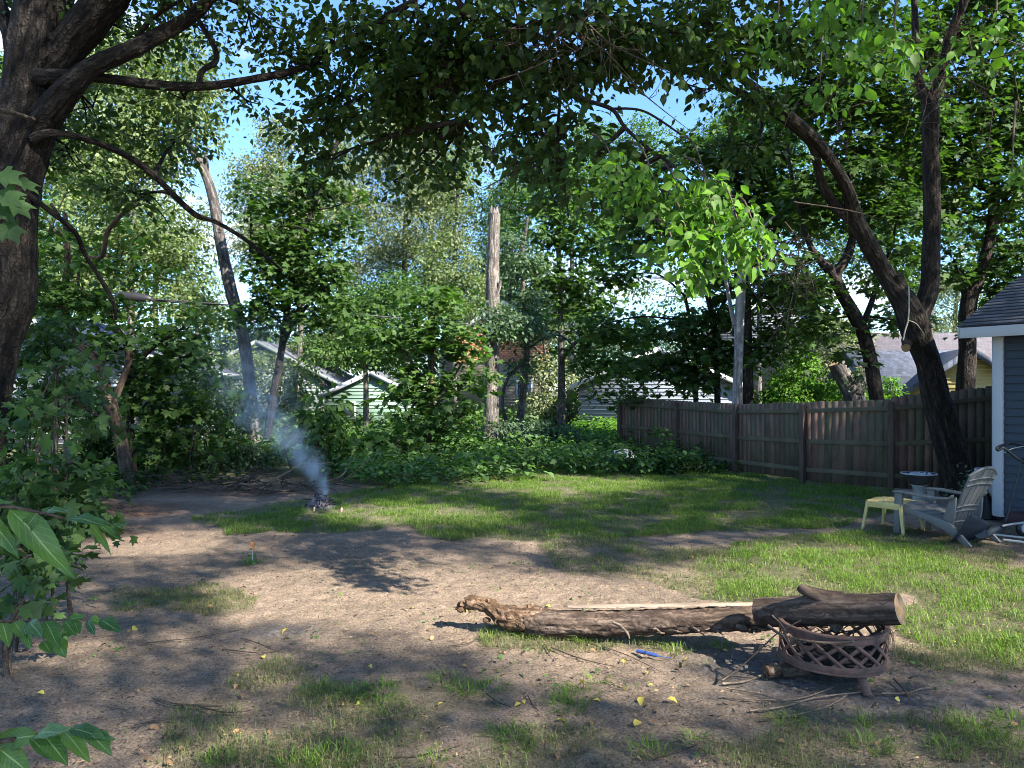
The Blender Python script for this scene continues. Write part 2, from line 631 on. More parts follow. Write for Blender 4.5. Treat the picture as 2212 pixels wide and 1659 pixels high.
l.new(vo.outputs['Distance'], rv.inputs[0])
c = mixc(n, l, .55, c, rv.outputs[0], 'MULTIPLY')
la = attr(n, 'lawn').outputs['Fac']
_, gcol = noise_ramp(n, l, tcg, 9, [(.3, (.050, .075, .026)), (.7, (.110, .130, .052))], 5)
c = mixc(n, l, la, c, gcol)
lit_ = attr(n, 'litter').outputs['Fac']
_, lcol = noise_ramp(n, l, tcg, 22, [(.3, (.05, .032, .022)), (.55, (.15, .085, .055)), (.75, (.34, .22, .15))], 5)
c = mixc(n, l, lit_, c, lcol)
as_ = attr(n, 'ash').outputs['Fac']
_, acol = noise_ramp(n, l, tcg, 26, [(.3, (.05, .048, .05)), (.7, (.26, .25, .25))], 5)
c = mixc(n, l, as_, c, acol)
l.new(c, p.inputs['Base Color'])
p.inputs['Roughness'].default_value = .95
p.inputs['Specular IOR Level'].default_value = .15
hh, _ = noise_ramp(n, l, tcg, 75, [(0, (0, 0, 0)), (1, (1, 1, 1))], 6, .75)
h2, _ = noise_ramp(n, l, tcg, 14, [(0, (0, 0, 0)), (1, (1, 1, 1))], 6, .7)
b1 = bump(n, l, h2, None, .8, .05)
bump(n, l, hh, p, .9, .02, b1)
M['dirt'] = gm

# smoke volume
sm = bpy.data.materials.new('smoke')
sm.use_nodes = True
n, l = sm.node_tree.nodes, sm.node_tree.links
n.clear()
SMO = [0, 0, 0]


# ------------------------------------------------------------------ areas of the yard, from the photograph, on the ground
def gpoly(pts):
    return [gd(x, y)[:2] for x, y in pts]


LIT = [gpoly(q) for q in (
    [(440, 1300), (500, 1250), (620, 1228), (760, 1217), (900, 1212), (1150, 1240), (1290, 1262), (1420, 1222), (1590, 1180), (1750, 1168), (1900, 1180), (2212, 1222), (2400, 1250), (2420, 1400), (2212, 1395), (2050, 1385), (1960, 1378), (1800, 1366), (1650, 1366), (1530, 1382), (1450, 1425), (1350, 1425), (1240, 1415), (1100, 1385), (900, 1352), (700, 1352), (560, 1350), (470, 1335)],
    [(150, 1175), (300, 1150), (470, 1148), (500, 1165), (400, 1195), (230, 1200)],
    [(1010, 1150), (1120, 1160), (1220, 1175), (1130, 1185)],
    [(680, 1095), (820, 1088), (1000, 1098), (1060, 1115), (900, 1125), (720, 1120)],
    [(1000, 1035), (1220, 1030), (1420, 1040), (1350, 1062), (1080, 1065)],
    [(520, 1430), (600, 1425), (620, 1460), (560, 1480), (500, 1460)],
    [(90, 1385), (220, 1372), (250, 1400), (120, 1420)],
    [(900, 1580), (1080, 1560), (1120, 1640), (960, 1659)],
    [(80, 1640), (330, 1610), (400, 1700), (100, 1700)],
    [(1060, 1450), (1140, 1445), (1150, 1475), (1080, 1480)],
    [(1340, 1400), (1450, 1420), (1460, 1450), (1330, 1440)],
)]
KX, KY = SUN_AZ / math.tan(SUN_EL)


def in_lit(P, jit=.10, pad=.22):
    gx = P[:, 0] - P[:, 2] * KX
    gy = P[:, 1] - P[:, 2] * KY
    q = np.stack([gx, gy, gy * 0], 1)
    gx = gx + (fbm(q, 1.6, 3) - .5) * .5 + rng.normal(0, jit, len(gx))
    gy = gy + (fbm(q, 1.6, 9) - .5) * .6 + rng.normal(0, jit, len(gx))
    r = np.zeros(len(P), bool)
    for pl in LIT:
        for ox, oy in ((0, 0), (pad, 0), (-pad, 0), (0, pad), (0, -pad)):
            r |= inpoly(gx + ox, gy + oy, pl)
    return r


LAWN = [gpoly(q) for q in (
    [(430, 1120), (600, 1090), (700, 1075), (850, 1040), (1000, 1022), (1300, 1000), (1560, 998), (1700, 1022), (1960, 1050), (1900, 1110), (1800, 1140), (1500, 1150), (1300, 1168), (1050, 1170), (880, 1138), (650, 1145), (480, 1148)],
    [(1540, 1200), (1700, 1160), (1900, 1150), (2212, 1225), (2500, 1235), (3000, 1280), (3000, 1440), (2400, 1440), (2050, 1400), (1960, 1370), (1950, 1290), (1750, 1275), (1560, 1300), (1480, 1285)],
)]
THIN = [gpoly(q) for q in (
    [(1120, 1180), (1400, 1165), (1560, 1190), (1560, 1300), (1400, 1260), (1250, 1250)],
    [(200, 1270), (480, 1260), (560, 1300), (420, 1350), (230, 1330)],
    [(1000, 1340), (1250, 1380), (1600, 1400), (1500, 1430), (1100, 1400)],
    [(620, 1440), (930, 1480), (960, 1560), (700, 1640), (450, 1659), (400, 1560)],
    [(1900, 1390), (2212, 1400), (2212, 1480), (1950, 1450)],
    [(1600, 1640), (1700, 1540), (2212, 1560), (2212, 1700), (1600, 1700)],
    [(900, 1700), (1000, 1600), (1300, 1590), (1400, 1700)],
    [(1900, 1120), (2050, 1160), (2212, 1200), (2212, 1230), (1900, 1160)],
    [(400, 1640), (800, 1620), (800, 1720), (400, 1720)],
)]


def lawn_mask(X, Y):
    q = np.stack([X, Y, X * 0], 1)
    x = X + (fbm(q, 1.1, 21) - .5) * .8
    y = Y + (fbm(q, 1.1, 27) - .5) * 1.0
    a = np.zeros(len(X))
    for pl in THIN:
        a = np.maximum(a, .33 * inpoly(x, y, pl))
    for pl in LAWN:
        a = np.maximum(a, 1.0 * inpoly(x, y, pl))
    return a


# ------------------------------------------------------------------ ground sheet
def axis(parts):
    out = []
    for a, b, s in parts:
        out.append(np.arange(a, b, s))
    return np.concatenate(out + [[parts[-1][1]]])


xs = axis([(-400, -60, 34), (-60, -14, 2.3), (-14, -4.4, .3), (-4.4, 4.4, .035), (4.4, 14, .16), (14, 60, 2.3), (60, 400, 34)])
ys = axis([(-60, -8, 6), (-8, 3.4, .6), (3.4, 8, .035), (8, 16, .12), (16, 30, .6), (30, 80, 3), (80, 600, 40)])
XX, YY = np.meshgrid(xs, ys)
P0 = np.stack([XX.ravel(), YY.ravel(), np.zeros(XX.size)], 1)
P0[:, 2] = (fbm(P0, .7, 31) - .5) * .05 + (fbm(P0, 4, 37) - .5) * .03 + (vnoise(P0, 14, 41) - .5) * .022 + (vnoise(P0, 27, 43) - .5) * .016
P0[:, 2] *= np.clip((30 - P0[:, 1]) / 10, 0, 1)
P0[:, 2] -= .012
idx = np.arange(XX.size).reshape(XX.shape)
q = np.stack([idx[:-1, :-1], idx[:-1, 1:], idx[1:, 1:], idx[1:, :-1]], -1).reshape(-1, 4)
lawn = lawn_mask(P0[:, 0], P0[:, 1]) * np.clip(.35 + .9 * fbm(P0, 2.5, 51), 0, 1) * .85
lawn = np.maximum(lawn, np.clip((P0[:, 1] - 14) / 4, 0, .8))
gp = gd(240, 1100)
litter = np.exp(-(((P0[:, 0] - gp[0]) / 1.3) ** 2 + ((P0[:, 1] - gp[1]) / .8) ** 2)) * 1.3
for vx, vy, rx, ry in ((500, 1060, 2.2, .8), (900, 1030, 3.0, .5), (1000, 1025, 1.2, .4), (150, 1150, 1.2, .8)):
    gp = gd(vx, vy)
    litter = np.maximum(litter, np.exp(-(((P0[:, 0] - gp[0]) / rx) ** 2 + ((P0[:, 1] - gp[1]) / ry) ** 2)) * .9)
litter = np.clip(litter * (.3 + 1.3 * fbm(P0, 3, 61)), 0, 1)
ash = np.zeros(len(P0))
for vx, vy, rx, ry in ((1960, 1500, .65, .42), (1760, 1470, .6, .35), (1600, 1430, .35, .3), (590, 1365, .3, .16), (692, 1085, .4, .35)):
    gp = gd(vx, vy)
    ash = np.maximum(ash, np.exp(-(((P0[:, 0] - gp[0]) / rx) ** 2 + ((P0[:, 1] - gp[1]) / ry) ** 2)))
ash = np.clip(ash * (.2 + 1.4 * fbm(P0, 6, 67)), 0, .85)
mb = MB()
mb.add(P0, q)
g = mb.build('ground', M['dirt'], fattr={'lawn': lawn, 'litter': litter, 'ash': ash})
tag(g, 'bare brown dirt yard with patchy green grass', None, None, 'structure')

# ------------------------------------------------------------------ leaves
KITE = (np.array([(0, 0, 0), (.42, .30, .07), (1, 0, -.10), (.42, -.30, .07)]), [np.array([(0, 1, 2, 3)])], .30)
OVAL = (np.array([(0, 0, 0), (.22, .25, .06), (.55, .30, .06), (1.0, 0, -.14), (.55, -.30, .06), (.22, -.25, .06), (.3, 0, 0), (.65, 0, -.02)]),
        [np.array([(0, 6, 1), (0, 5, 6), (3, 2, 7), (3, 7, 4)]), np.array([(1, 6, 7, 2), (6, 5, 4, 7)])], .40)


def _maple():
    c = (.36, 0, 0)
    pol = [(180, .36), (150, .34), (122, .50), (104, .56), (92, .34), (74, .42), (50, .70), (38, .46), (24, .42), (10, .58), (0, .72)]
    up = [(c[0] + r * math.cos(R(a)), r * math.sin(R(a)), -.16 * r * r + .05 * (a % 3)) for a, r in pol]
    dn = [(x, -y, z) for x, y, z in up[1:-1]][::-1]
    V = [c] + up + dn
    k = len(V) - 1
    Fc = np.array([(0, 1 + (i + 1) % k, 1 + i) for i in range(k)])
    return (np.array(V), [Fc], .62)


MAPLE = _maple()


def norm(a):
    return a / (np.linalg.norm(a, axis=-1, keepdims=True) + 1e-9)


def add_leaves(mb, P, T, N, size, tmpl):
    V0, Fs, _ = tmpl
    T = norm(T)
    B = norm(np.cross(N, T))
    N = np.cross(T, B)
    k = len(V0)
    V = P[:, None, :] + size[:, None, None] * (V0[None, :, 0:1] * T[:, None] + V0[None, :, 1:2] * B[:, None] + V0[None, :, 2:3] * N[:, None])
    base = (np.arange(len(P)) * k)[:, None, None]
    mb.add(V.reshape(-1, 3), [(base + f[None]).reshape(-1, f.shape[1]) for f in Fs], 0, np.zeros((len(P) * k, 3)))


def spray_leaves(mb, SC, SN, rs, nl, size, tmpl, droop=.35, jit=.55):
    """flat fans of leaves round each spray centre"""
    n = len(SC)
    if n == 0:
        return
    SC = np.repeat(SC, nl, 0)
    SN = np.repeat(SN, nl, 0)
    a = rng.uniform(0, 2 * np.pi, len(SC))
    r = np.sqrt(rng.uniform(0.02, 1, len(SC))) * rs * np.repeat(rng.uniform(.6, 1.25, n), nl)
    u = norm(np.cross(SN, np.array([.3, .2, 1.0]) + rng.normal(0, .01, SN.shape)))
    w = np.cross(SN, u)
    rad = u * np.cos(a)[:, None] + w * np.sin(a)[:, None]
    P = SC + rad * r[:, None] + SN * rng.normal(0, .16 * rs, len(SC))[:, None]
    P[:, 2] -= droop * r * r / rs
    T = rad + rng.normal(0, .5, P.shape)
    T[:, 2] -= .35 + droop * .5
    N = SN + rng.normal(0, jit, P.shape)
    sz = size * rng.uniform(.45, 1.35, len(P)) * np.repeat(rng.uniform(.8, 1.15, n), nl)
    add_leaves(mb, P, T, N, sz, tmpl)


def blob_sprays(c, r, n, seed, clump=.46, cscale=None, up=1.0):
    """spray centres along boughs that leave the middle of an uneven ellipsoid, with loose sprays between"""
    r = np.array(r)
    nb = max(5, int(n / 9))
    a = rng.uniform(0, 2 * np.pi, nb)
    el = rng.normal(.05, .45, nb)
    D = np.stack([np.cos(a) * np.cos(el), np.sin(a) * np.cos(el), np.sin(el)], 1)
    O = np.stack([rng.normal(0, .22, nb), rng.normal(0, .22, nb), rng.uniform(-.75, .75, nb)], 1)
    ln = rng.uniform(.35, 1.25, nb)
    m = max(3, int(n * .72 / nb) + 1)
    t = rng.uniform(.1, 1, (nb, m)) ** .8
    q = O[:, None] + D[:, None] * (t * ln[:, None])[..., None]
    side = np.stack([-np.sin(a), np.cos(a), 0 * a], 1)
    q = q + side[:, None] * (rng.normal(0, .20, (nb, m)) * (1.1 - .6 * t))[..., None]
    q[..., 2] += rng.normal(0, .045, (nb, m)) - .22 * t * t
    NB = D[:, None] * .25 + np.array([0, 0, up]) + rng.normal(0, .16, (nb, 1, 3)) + rng.normal(0, .18, (nb, m, 3))
    q, NB = q.reshape(-1, 3), NB.reshape(-1, 3)
    k = int(n * .42)
    q2 = norm(rng.normal(0, 1, (k * 2, 3))) * rng.uniform(.1, 1, (k * 2, 1)) ** .45
    P2 = c + q2 * r
    f = fbm(P2, 1.2 / max(r.min(), .3), seed, 2)
    keep = f > np.quantile(f, .5)
    q2 = q2[keep][:k]
    N2 = q2 * .5 + np.array([0, 0, up]) + rng.normal(0, .3, q2.shape)
    P = np.concatenate([c + q * r, c + q2 * r])
    N = norm(np.concatenate([NB, N2]))
    p = rng.permutation(len(P))[:n]
    return P[p], N[p]


NLEAF = [0]


def make_crown(blobs, d0, mats, name, parent, size=.12, tmpl=KITE, lai=2.2, rs=None, nl=24, droop=.35, seed=1, limbs=None, twigmb=None, filt=True, depth=1.0, clump=.46, up=1.0, twigs=5, jit=.55):
    mb = MB()
    rs = rs or size * 3.6
    for bi, b in enumerate(blobs):
        vx, vy, rx, ry = b[:4]
        dens = b[4] if len(b) > 4 else 1.0
        d = b[5] if len(b) > 5 else d0
        c = at(vx, vy, d)
        wx, wz = rx / S * d / F, ry / S * d / F
        wy = b[6] if len(b) > 6 else depth * .5 * (wx + wz)
        area = math.pi * wx * wz
        la = size * size * tmpl[2]
        nle = dens * lai * (2.9 if d > 12 else 2.7) * area / la
        ns = max(3, int(nle / nl))
        P, N = blob_sprays(c, (wx, wy, wz), ns, seed * 13 + bi, clump, up=up)
        if filt:
            k = ~in_lit(P)
            P, N = P[k], N[k]
        k = P[:, 2] > .12
        P, N = P[k], N[k]
        spray_leaves(mb, P, N, rs, nl, size, tmpl, droop, jit)
        NLEAF[0] += len(P) * nl
        if twigmb is not None and limbs is not None and len(P):
            lp = np.array(limbs)
            w = np.linalg.norm(lp - c, axis=1) + np.maximum(lp[:, 2] - c[2], 0) * .8
            s = lp[np.argmin(w)]
            rad = .012 + .014 * math.sqrt(wx)
            mid = (s + c) / 2 + np.array([0, 0, .12]) * np.linalg.norm(c - s) * rng.uniform(-.3, 1) + rng.normal(0, .06, 3) * np.linalg.norm(c - s)
            twigmb.tube([s, mid, c], [rad * 1.4, rad, rad * .6], 6, 4, .1, bi)
            for t in range(min(twigs, len(P))):
                e = P[rng.integers(len(P))]
                s2 = mid * .4 + c * .6 if t % 2 else c
                m2 = (s2 + e) / 2 + rng.normal(0, .08, 3) * np.linalg.norm(e - s2)
                twigmb.tube([s2, m2, e], [rad * .6, rad * .4, rad * .2], 5, 3, .1, bi + t)
    if mb.n:
        return mb.build(name, mats, parent, smooth=False)


def tree(name, label, trunks, bark, group=None, crown=None, leaf=None, cat='tree', tmb=None, rough=.10, fine=0.0, nseg=12, sub=4, capm=None, crown_name='crown', **kw):
    """trunks: polylines of (view x, view y, view width, depth)"""
    t0 = trunks[0][0]
    b = at(*t0[:2], t0[3])
    base = (b[0], b[1], 0.0)
    root = thing(name, label, cat, base, group)
    mb = tmb or MB()
    limbs = []
    for ti, tr in enumerate(trunks):
        pts = [at(x, y, d) for x, y, w, d in tr]
        rad = [w / S / 2 * d / F for x, y, w, d in tr]
        if ti == 0 and pts[0][2] > .02:
            pts = [np.array([pts[0][0] - (pts[1][0] - pts[0][0]) * .15, pts[0][1], -.1])] + pts
            rad = [rad[0] * 1.15] + rad
        elif ti == 0:
            pts[0][2] = -.1
        mb.tube(pts, rad, nseg, sub, rough, ti + len(label), True, fine, 0, 1 if capm else None)
        for i in range(len(pts) - 1):
            for t in (0, .5):
                limbs.append(pts[i] * (1 - t) + pts[i + 1] * t)
        limbs.append(pts[-1])
    hi = max(p_[2] for p_ in limbs)
    limbs = [p_ for p_ in limbs if p_[2] > hi * .3]
    if crown:
        make_crown(crown, t0[3], leaf, crown_name, root, limbs=limbs, twigmb=mb, **kw)
    mb.build('trunk', [bark, capm] if capm else bark, root)
    return root, limbs


# ------------------------------------------------------------------ trees
# the big maple beside the yard
d = 8.8
big, limbs = tree('maple_tree', 'huge dark furrowed maple trunk with a long bare horizontal limb', [
    [(-90, 1195, 190, d), (-80, 1050, 140, d), (-55, 886, 122, d), (-28, 750, 122, d), (2, 640, 132, d), (8, 560, 126, d), (16, 433, 118, d), (42, 320, 118, d), (66, 213, 116, d), (86, 100, 118, d), (95, 0, 112, d), (92, -150, 95, d), (80, -330, 70, d)],
    [(98, 175, 80, d), (140, 110, 74, d), (185, 55, 76, d - .1), (240, -15, 74, d - .2), (320, -130, 62, d - .4), (420, -280, 46, d - .8)],
    [(40, 170, 40, d), (24, 85, 32, d), (2, 20, 30, d + .1), (-30, -50, 28, d + .2)],
    [(70, 300, 80, d), (108, 245, 62, d - .15), (150, 190, 50, d - .3), (200, 145, 40, d - .3), (283, 107, 35, d - .2), (370, 62, 30, d), (420, 30, 27, d), (462, -12, 24, d), (540, -100, 20, d)],
    [(80, 168, 40, d - .2), (143, 163, 24, d - .3), (233, 170, 20, d - .1), (333, 183, 21, d), (433, 187, 18, d + .2), (553, 170, 16, d + .4), (653, 147, 15, d + .6), (703, 113, 15, d + .7), (746, 84, 13, d + .8)],
    [(430, 186, 14, d + .2), (436, 155, 12, d + .2), (466, 132, 12, d + .2), (462, 100, 11, d + .1), (428, 42, 10, d), (400, -20, 10, d)],
    [(70, 300, 24, d - .2), (113, 287, 16, d - .2), (183, 300, 13, d), (267, 333, 13, d + .3), (333, 380, 13, d + .6), (417, 460, 12, d + 1), (467, 480, 9, d + 1.2), (533, 520, 8, d + 1.6), (610, 585, 5, d + 2)],
    [(60, 420, 14, d - .1), (100, 450, 11, d), (160, 500, 10, d + .3), (187, 555, 9, d + .6), (240, 640, 8, d + .8), (250, 690, 6, d + 1)],
    [(283, 100, 10, d), (330, 40, 8, d - .1), (390, 0, 7, d - .2), (450, -40, 6, d - .3)],
], M['bark_big'], None, crown=[
    (330, -40, 260, 60, .55, 8.6), (260, 60, 140, 60, .5, 9.6), (420, 60, 110, 60, .4, 9.6), (560, 40, 110, 70, .35, 9.4), (620, 110, 60, 60, .35, 9.6),
    (60, -60, 130, 90, .6, 9.4), (690, 60, 60, 60, .6, 9.6), (530, 215, 60, 28, .5, 9.4), (400, 215, 60, 26, .5, 9.2), (20, 240, 70, 120, .7, 10.2),
    (200, 230, 80, 60, .6, 9.9), (380, 300, 90, 50, .45, 10.2), (300, 420, 80, 50, .5, 10.0), (160, 330, 70, 60, .5, 9.8),
], leaf=M['leaf_over'], nseg=80, sub=22, rough=.05, fine=.075, size=.105, tmpl=KITE, lai=1.5, seed=3, rs=.34, nl=16)

# twin brown trunks at the yard's edge
tree('tree', 'pale brown split trunk leaning back, bark torn at its foot', [
    [(277, 1052, 36, 14.6), (272, 1010, 30, 14.6), (262, 953, 26, 14.6), (243, 886, 26, 14.6), (230, 843, 24, 14.6), (213, 786, 21, 14.7), (170, 740, 18, 14.8), (153, 706, 17, 14.8), (140, 663, 15, 14.9), (141, 620, 15, 15), (146, 560, 13, 15), (140, 460, 10, 15)],
    [(240, 880, 16, 14.6), (262, 830, 14, 14.5), (275, 790, 12, 14.5), (280, 752, 12, 14.5)],
    [(146, 600, 10, 15), (190, 560, 9, 14.5), (220, 553, 10, 14), (233, 500, 10, 13.6), (267, 460, 9, 13.4), (300, 440, 7, 13.4)],
], M['bark_brown'], crown=[(170, 600, 110, 80, .7), (110, 500, 110, 90, .6), (260, 560, 90, 80, .55), (230, 680, 90, 50, .6), (90, 660, 90, 60, .8)],
    leaf=M['leaf_mid'], size=.14, tmpl=MAPLE, lai=1.3, nl=12, rs=.4, droop=.2, up=2.0, jit=.32, seed=5, nseg=14, rough=.14)
tree('tree', 'slim dark trunk forking at head height beside the split brown trunk', [
    [(288, 1048, 22, 15.2), (284, 980, 18, 15.2), (280, 900, 16, 15.2), (278, 820, 16, 15.2), (277, 753, 15, 15.2), (253, 713, 14, 15.2), (238, 686, 12, 15.1), (240, 646, 10, 15), (217, 603, 9, 15), (190, 560, 8, 15), (150, 500, 7, 15), (110, 440, 6, 15)],
    [(282, 850, 12, 15.2), (300, 790, 11, 15.1), (318, 762, 10, 15), (345, 740, 8, 15), (385, 716, 6, 15)],
], M['bark_dark'], crown=[(330, 720, 110, 60, .8), (390, 790, 90, 70, .9), (330, 830, 80, 60, .7, 15.5), (250, 760, 80, 50, .6), (420, 690, 70, 50, .6)],
    leaf=M['leaf_mid'], size=.15, tmpl=MAPLE, lai=1.4, nl=12, rs=.42, seed=7, droop=.2, up=2.0, jit=.32)
tree('tree', 'straight pale trunk standing behind the black cable splice', [
    [(284, 1000, 18, 22), (284, 800, 16, 22), (283, 640, 15, 22), (282, 540, 13, 22), (290, 400, 10, 22), (280, 250, 7, 22)],
    [(284, 700, 8, 22), (310, 672, 7, 22), (345, 664, 5, 22)],
], M['bark_far'], crown=[(250, 420, 150, 110, .7), (330, 560, 120, 90, .7), (200, 560, 120, 80, .6), (300, 300, 120, 80, .6), (370, 660, 90, 50, .6)],
    leaf=M['leaf_light'], size=.14, lai=1.7, seed=9)

# leaning trunk and its neighbour by the smoke
tree('leaning_tree', 'tall smooth grey trunk leaning over behind the smoke', [
    [(556, 1000, 32, 22), (548, 920, 28, 22), (538, 820, 26, 22), (528, 740, 26, 22), (513, 680, 27, 22), (497, 620, 26, 22), (478, 530, 24, 22), (463, 440, 22, 22), (446, 382, 20, 22), (425, 340, 18, 22), (405, 308, 15, 22), (385, 265, 12, 22), (350, 180, 9, 22)],
    [(448, 395, 11, 22), (446, 360, 10, 22), (445, 335, 10, 22)],
    [(405, 308, 9, 22), (420, 250, 8, 22), (440, 180, 6, 22)],
], M['bark_grey'], crown=[(380, 200, 110, 80, .75), (290, 220, 110, 80, .7), (420, 130, 80, 70, .5), (250, 120, 130, 80, .55), (350, 330, 80, 60, .5), (160, 180, 110, 100, .6), (430, 260, 45, 60, .5), (120, 300, 110, 80, .7)],
    leaf=M['leaf_light'], size=.15, lai=1.7, seed=11)
tree('tree', 'slender dark tree with a dense dark crown beside the leaning trunk', [
    [(575, 985, 20, 20.5), (582, 910, 18, 20.5), (596, 825, 17, 20.5), (609, 750, 15, 20.5), (622, 660, 13, 20.5), (645, 540, 12, 20.5), (676, 450, 10, 20.5), (696, 403, 10, 20.5), (706, 346, 9, 20.5), (746, 286, 9, 20.5)],
    [(609, 750, 11, 20.5), (640, 690, 9, 20.5), (700, 620, 7, 20.5)],
    [(620, 670, 9, 20.5), (580, 600, 8, 20.5), (540, 540, 6, 20.5)],
], M['bark_dark'], crown=[(640, 400, 70, 60, .9), (600, 490, 80, 70, 1.1), (690, 540, 90, 80, 1.1), (600, 610, 90, 70, 1.1), (680, 660, 110, 55, 1.1), (560, 680, 60, 45, .9), (740, 440, 50, 70, .5), (540, 420, 40, 50, .5)],
    leaf=M['leaf_dark'], size=.15, tmpl=MAPLE, lai=1.7, nl=12, rs=.5, seed=13, droop=.2, up=2.0, jit=.32)

# dead trunks
snag_mb = MB()
sn, _ = tree('snag', 'tall broken grey snag, bark furrowed, splintered top', [
    [(1060, 988, 42, 21.9), (1060, 930, 35, 21.9), (1062, 840, 31, 21.9), (1064, 740, 31, 21.9), (1064, 620, 30, 21.9), (1066, 530, 26, 21.9), (1069, 462, 23, 21.9)],
    [(1072, 640, 9, 21.8), (1078, 622, 8, 21.75), (1081, 606, 6, 21.7)],
], M['bark_snag'], cat='dead tree', nseg=28, sub=10, fine=.05, rough=.05, tmb=snag_mb)
mbs = MB()
for k in range(9):
    a = rng.uniform(0, 6.28)
    c0 = at(1069, 462, 21.9) + np.array([math.cos(a) * .1, math.sin(a) * .1, -.05])
    hgt = rng.uniform(.08, .34)
    mbs.tube([c0, c0 + np.array([rng.normal(0, .015), 0, hgt * .6]), c0 + np.array([rng.normal(0, .03), 0, hgt])], [.065, .045, .008], 5, 2, .2, k)
mbs.build('splintered_top', M['bark_snag'], sn, smooth=False)
tree('bare_snag', 'bare silvery dead trunk with one thin side limb behind the fence', [
    [(1592, 1000, 22, 17.6), (1592, 870, 20, 17.6), (1595, 780, 19, 17.6), (1598, 680, 21, 17.6), (1602, 590, 20, 17.6), (1600, 545, 17, 17.6), (1590, 500, 10, 17.6), (1580, 450, 7, 17.6)],
    [(1587, 702, 10, 17.6), (1577, 655, 9, 17.6), (1567, 590, 7, 17.6), (1570, 540, 6, 17.6), (1575, 490, 4, 17.6)],
    [(1602, 570, 10, 17.6), (1620, 530, 8, 17.6), (1650, 490, 6, 17.6), (1690, 450, 4, 17.6)],
], M['bark_bare'], cat='dead tree', nseg=18, sub=6, rough=.07)

# trees behind the undergrowth, centre
tree('maple_tree', 'straight grey maple between the snag and the fence, leafy to the ground', [
    [(1213, 985, 20, 25), (1213, 900, 17, 25), (1213, 800, 15, 25), (1212, 720, 13, 25), (1210, 620, 11, 25), (1206, 520, 10, 25), (1211, 430, 9, 25), (1205, 300, 6, 25)],
    [(1213, 780, 8, 25), (1250, 735, 7, 25), (1310, 715, 5, 25)],
    [(1212, 700, 8, 25), (1180, 640, 6, 25), (1150, 600, 5, 25)],
], M['bark_grey'], crown=[(1165, 470, 80, 80, .8), (1255, 500, 100, 70, .9), (1160, 590, 80, 55, .8), (1270, 610, 110, 60, 1), (1340, 720, 100, 55, 1), (1260, 690, 80, 45, 1), (1330, 800, 90, 45, .9), (1270, 770, 60, 40, .8), (1300, 870, 60, 30, .5), (1210, 370, 90, 60, .6), (1300, 400, 80, 60, .7)],
    leaf=M['leaf_mid'], size=.18, tmpl=MAPLE, lai=1.6, nl=12, rs=.6, seed=17, droop=.18, up=2.2, jit=.3)
tree('tree', 'crooked thin trunk with a looping side branch just past the snag', [
    [(1118, 985, 16, 23.5), (1122, 920, 17, 23.5), (1131, 840, 16, 23.5), (1138, 760, 13, 23.5), (1133, 680, 10, 23.5), (1128, 560, 8, 23.5), (1140, 470, 6, 23.5)],
    [(1100, 930, 7, 23.5), (1085, 870, 7, 23.5), (1098, 815, 7, 23.5), (1128, 785, 7, 23.5), (1142, 755, 6, 23.5), (1180, 728, 5, 23.5), (1215, 726, 5, 23.5), (1245, 755, 4, 23.5)],
], M['bark_grey'], crown=[(1120, 700, 70, 40, 1.0, 23), (1080, 690, 60, 38, 1.1, 21.4), (1110, 560, 70, 70, .7), (1150, 660, 60, 40, .8), (1130, 790, 40, 30, .4)],
    leaf=M['leaf_blue'], size=.13, lai=2.0, seed=19)
tree('young_maple', 'young maple with bright layered leaves in front of the snag', [
    [(925, 1000, 14, 19), (927, 930, 12, 19), (930, 860, 12, 19), (934, 800, 10, 19), (936, 740, 8, 19), (945, 660, 6, 19)],
    [(930, 860, 8, 19), (915, 820, 7, 19), (880, 770, 5, 19)],
    [(928, 900, 7, 19), (965, 840, 6, 19), (1000, 780, 4, 19)],
    [(920, 985, 6, 18.8), (890, 930, 6, 18.8), (870, 860, 4, 18.8)],
], M['bark_brown'], crown=[(950, 650, 80, 40, 1.1), (900, 720, 110, 45, 1.1), (980, 740, 80, 45, 1.1), (890, 800, 55, 36, 1), (980, 830, 80, 45, 1), (900, 870, 90, 45, .9), (1000, 900, 60, 40, .9)  , (930, 930, 100, 40, .9), (830, 720, 60, 50, .8)],
    leaf=M['leaf_mid'], size=.17, tmpl=MAPLE, lai=1.7, nl=12, rs=.5, seed=21, droop=.18, up=2.4, jit=.28)

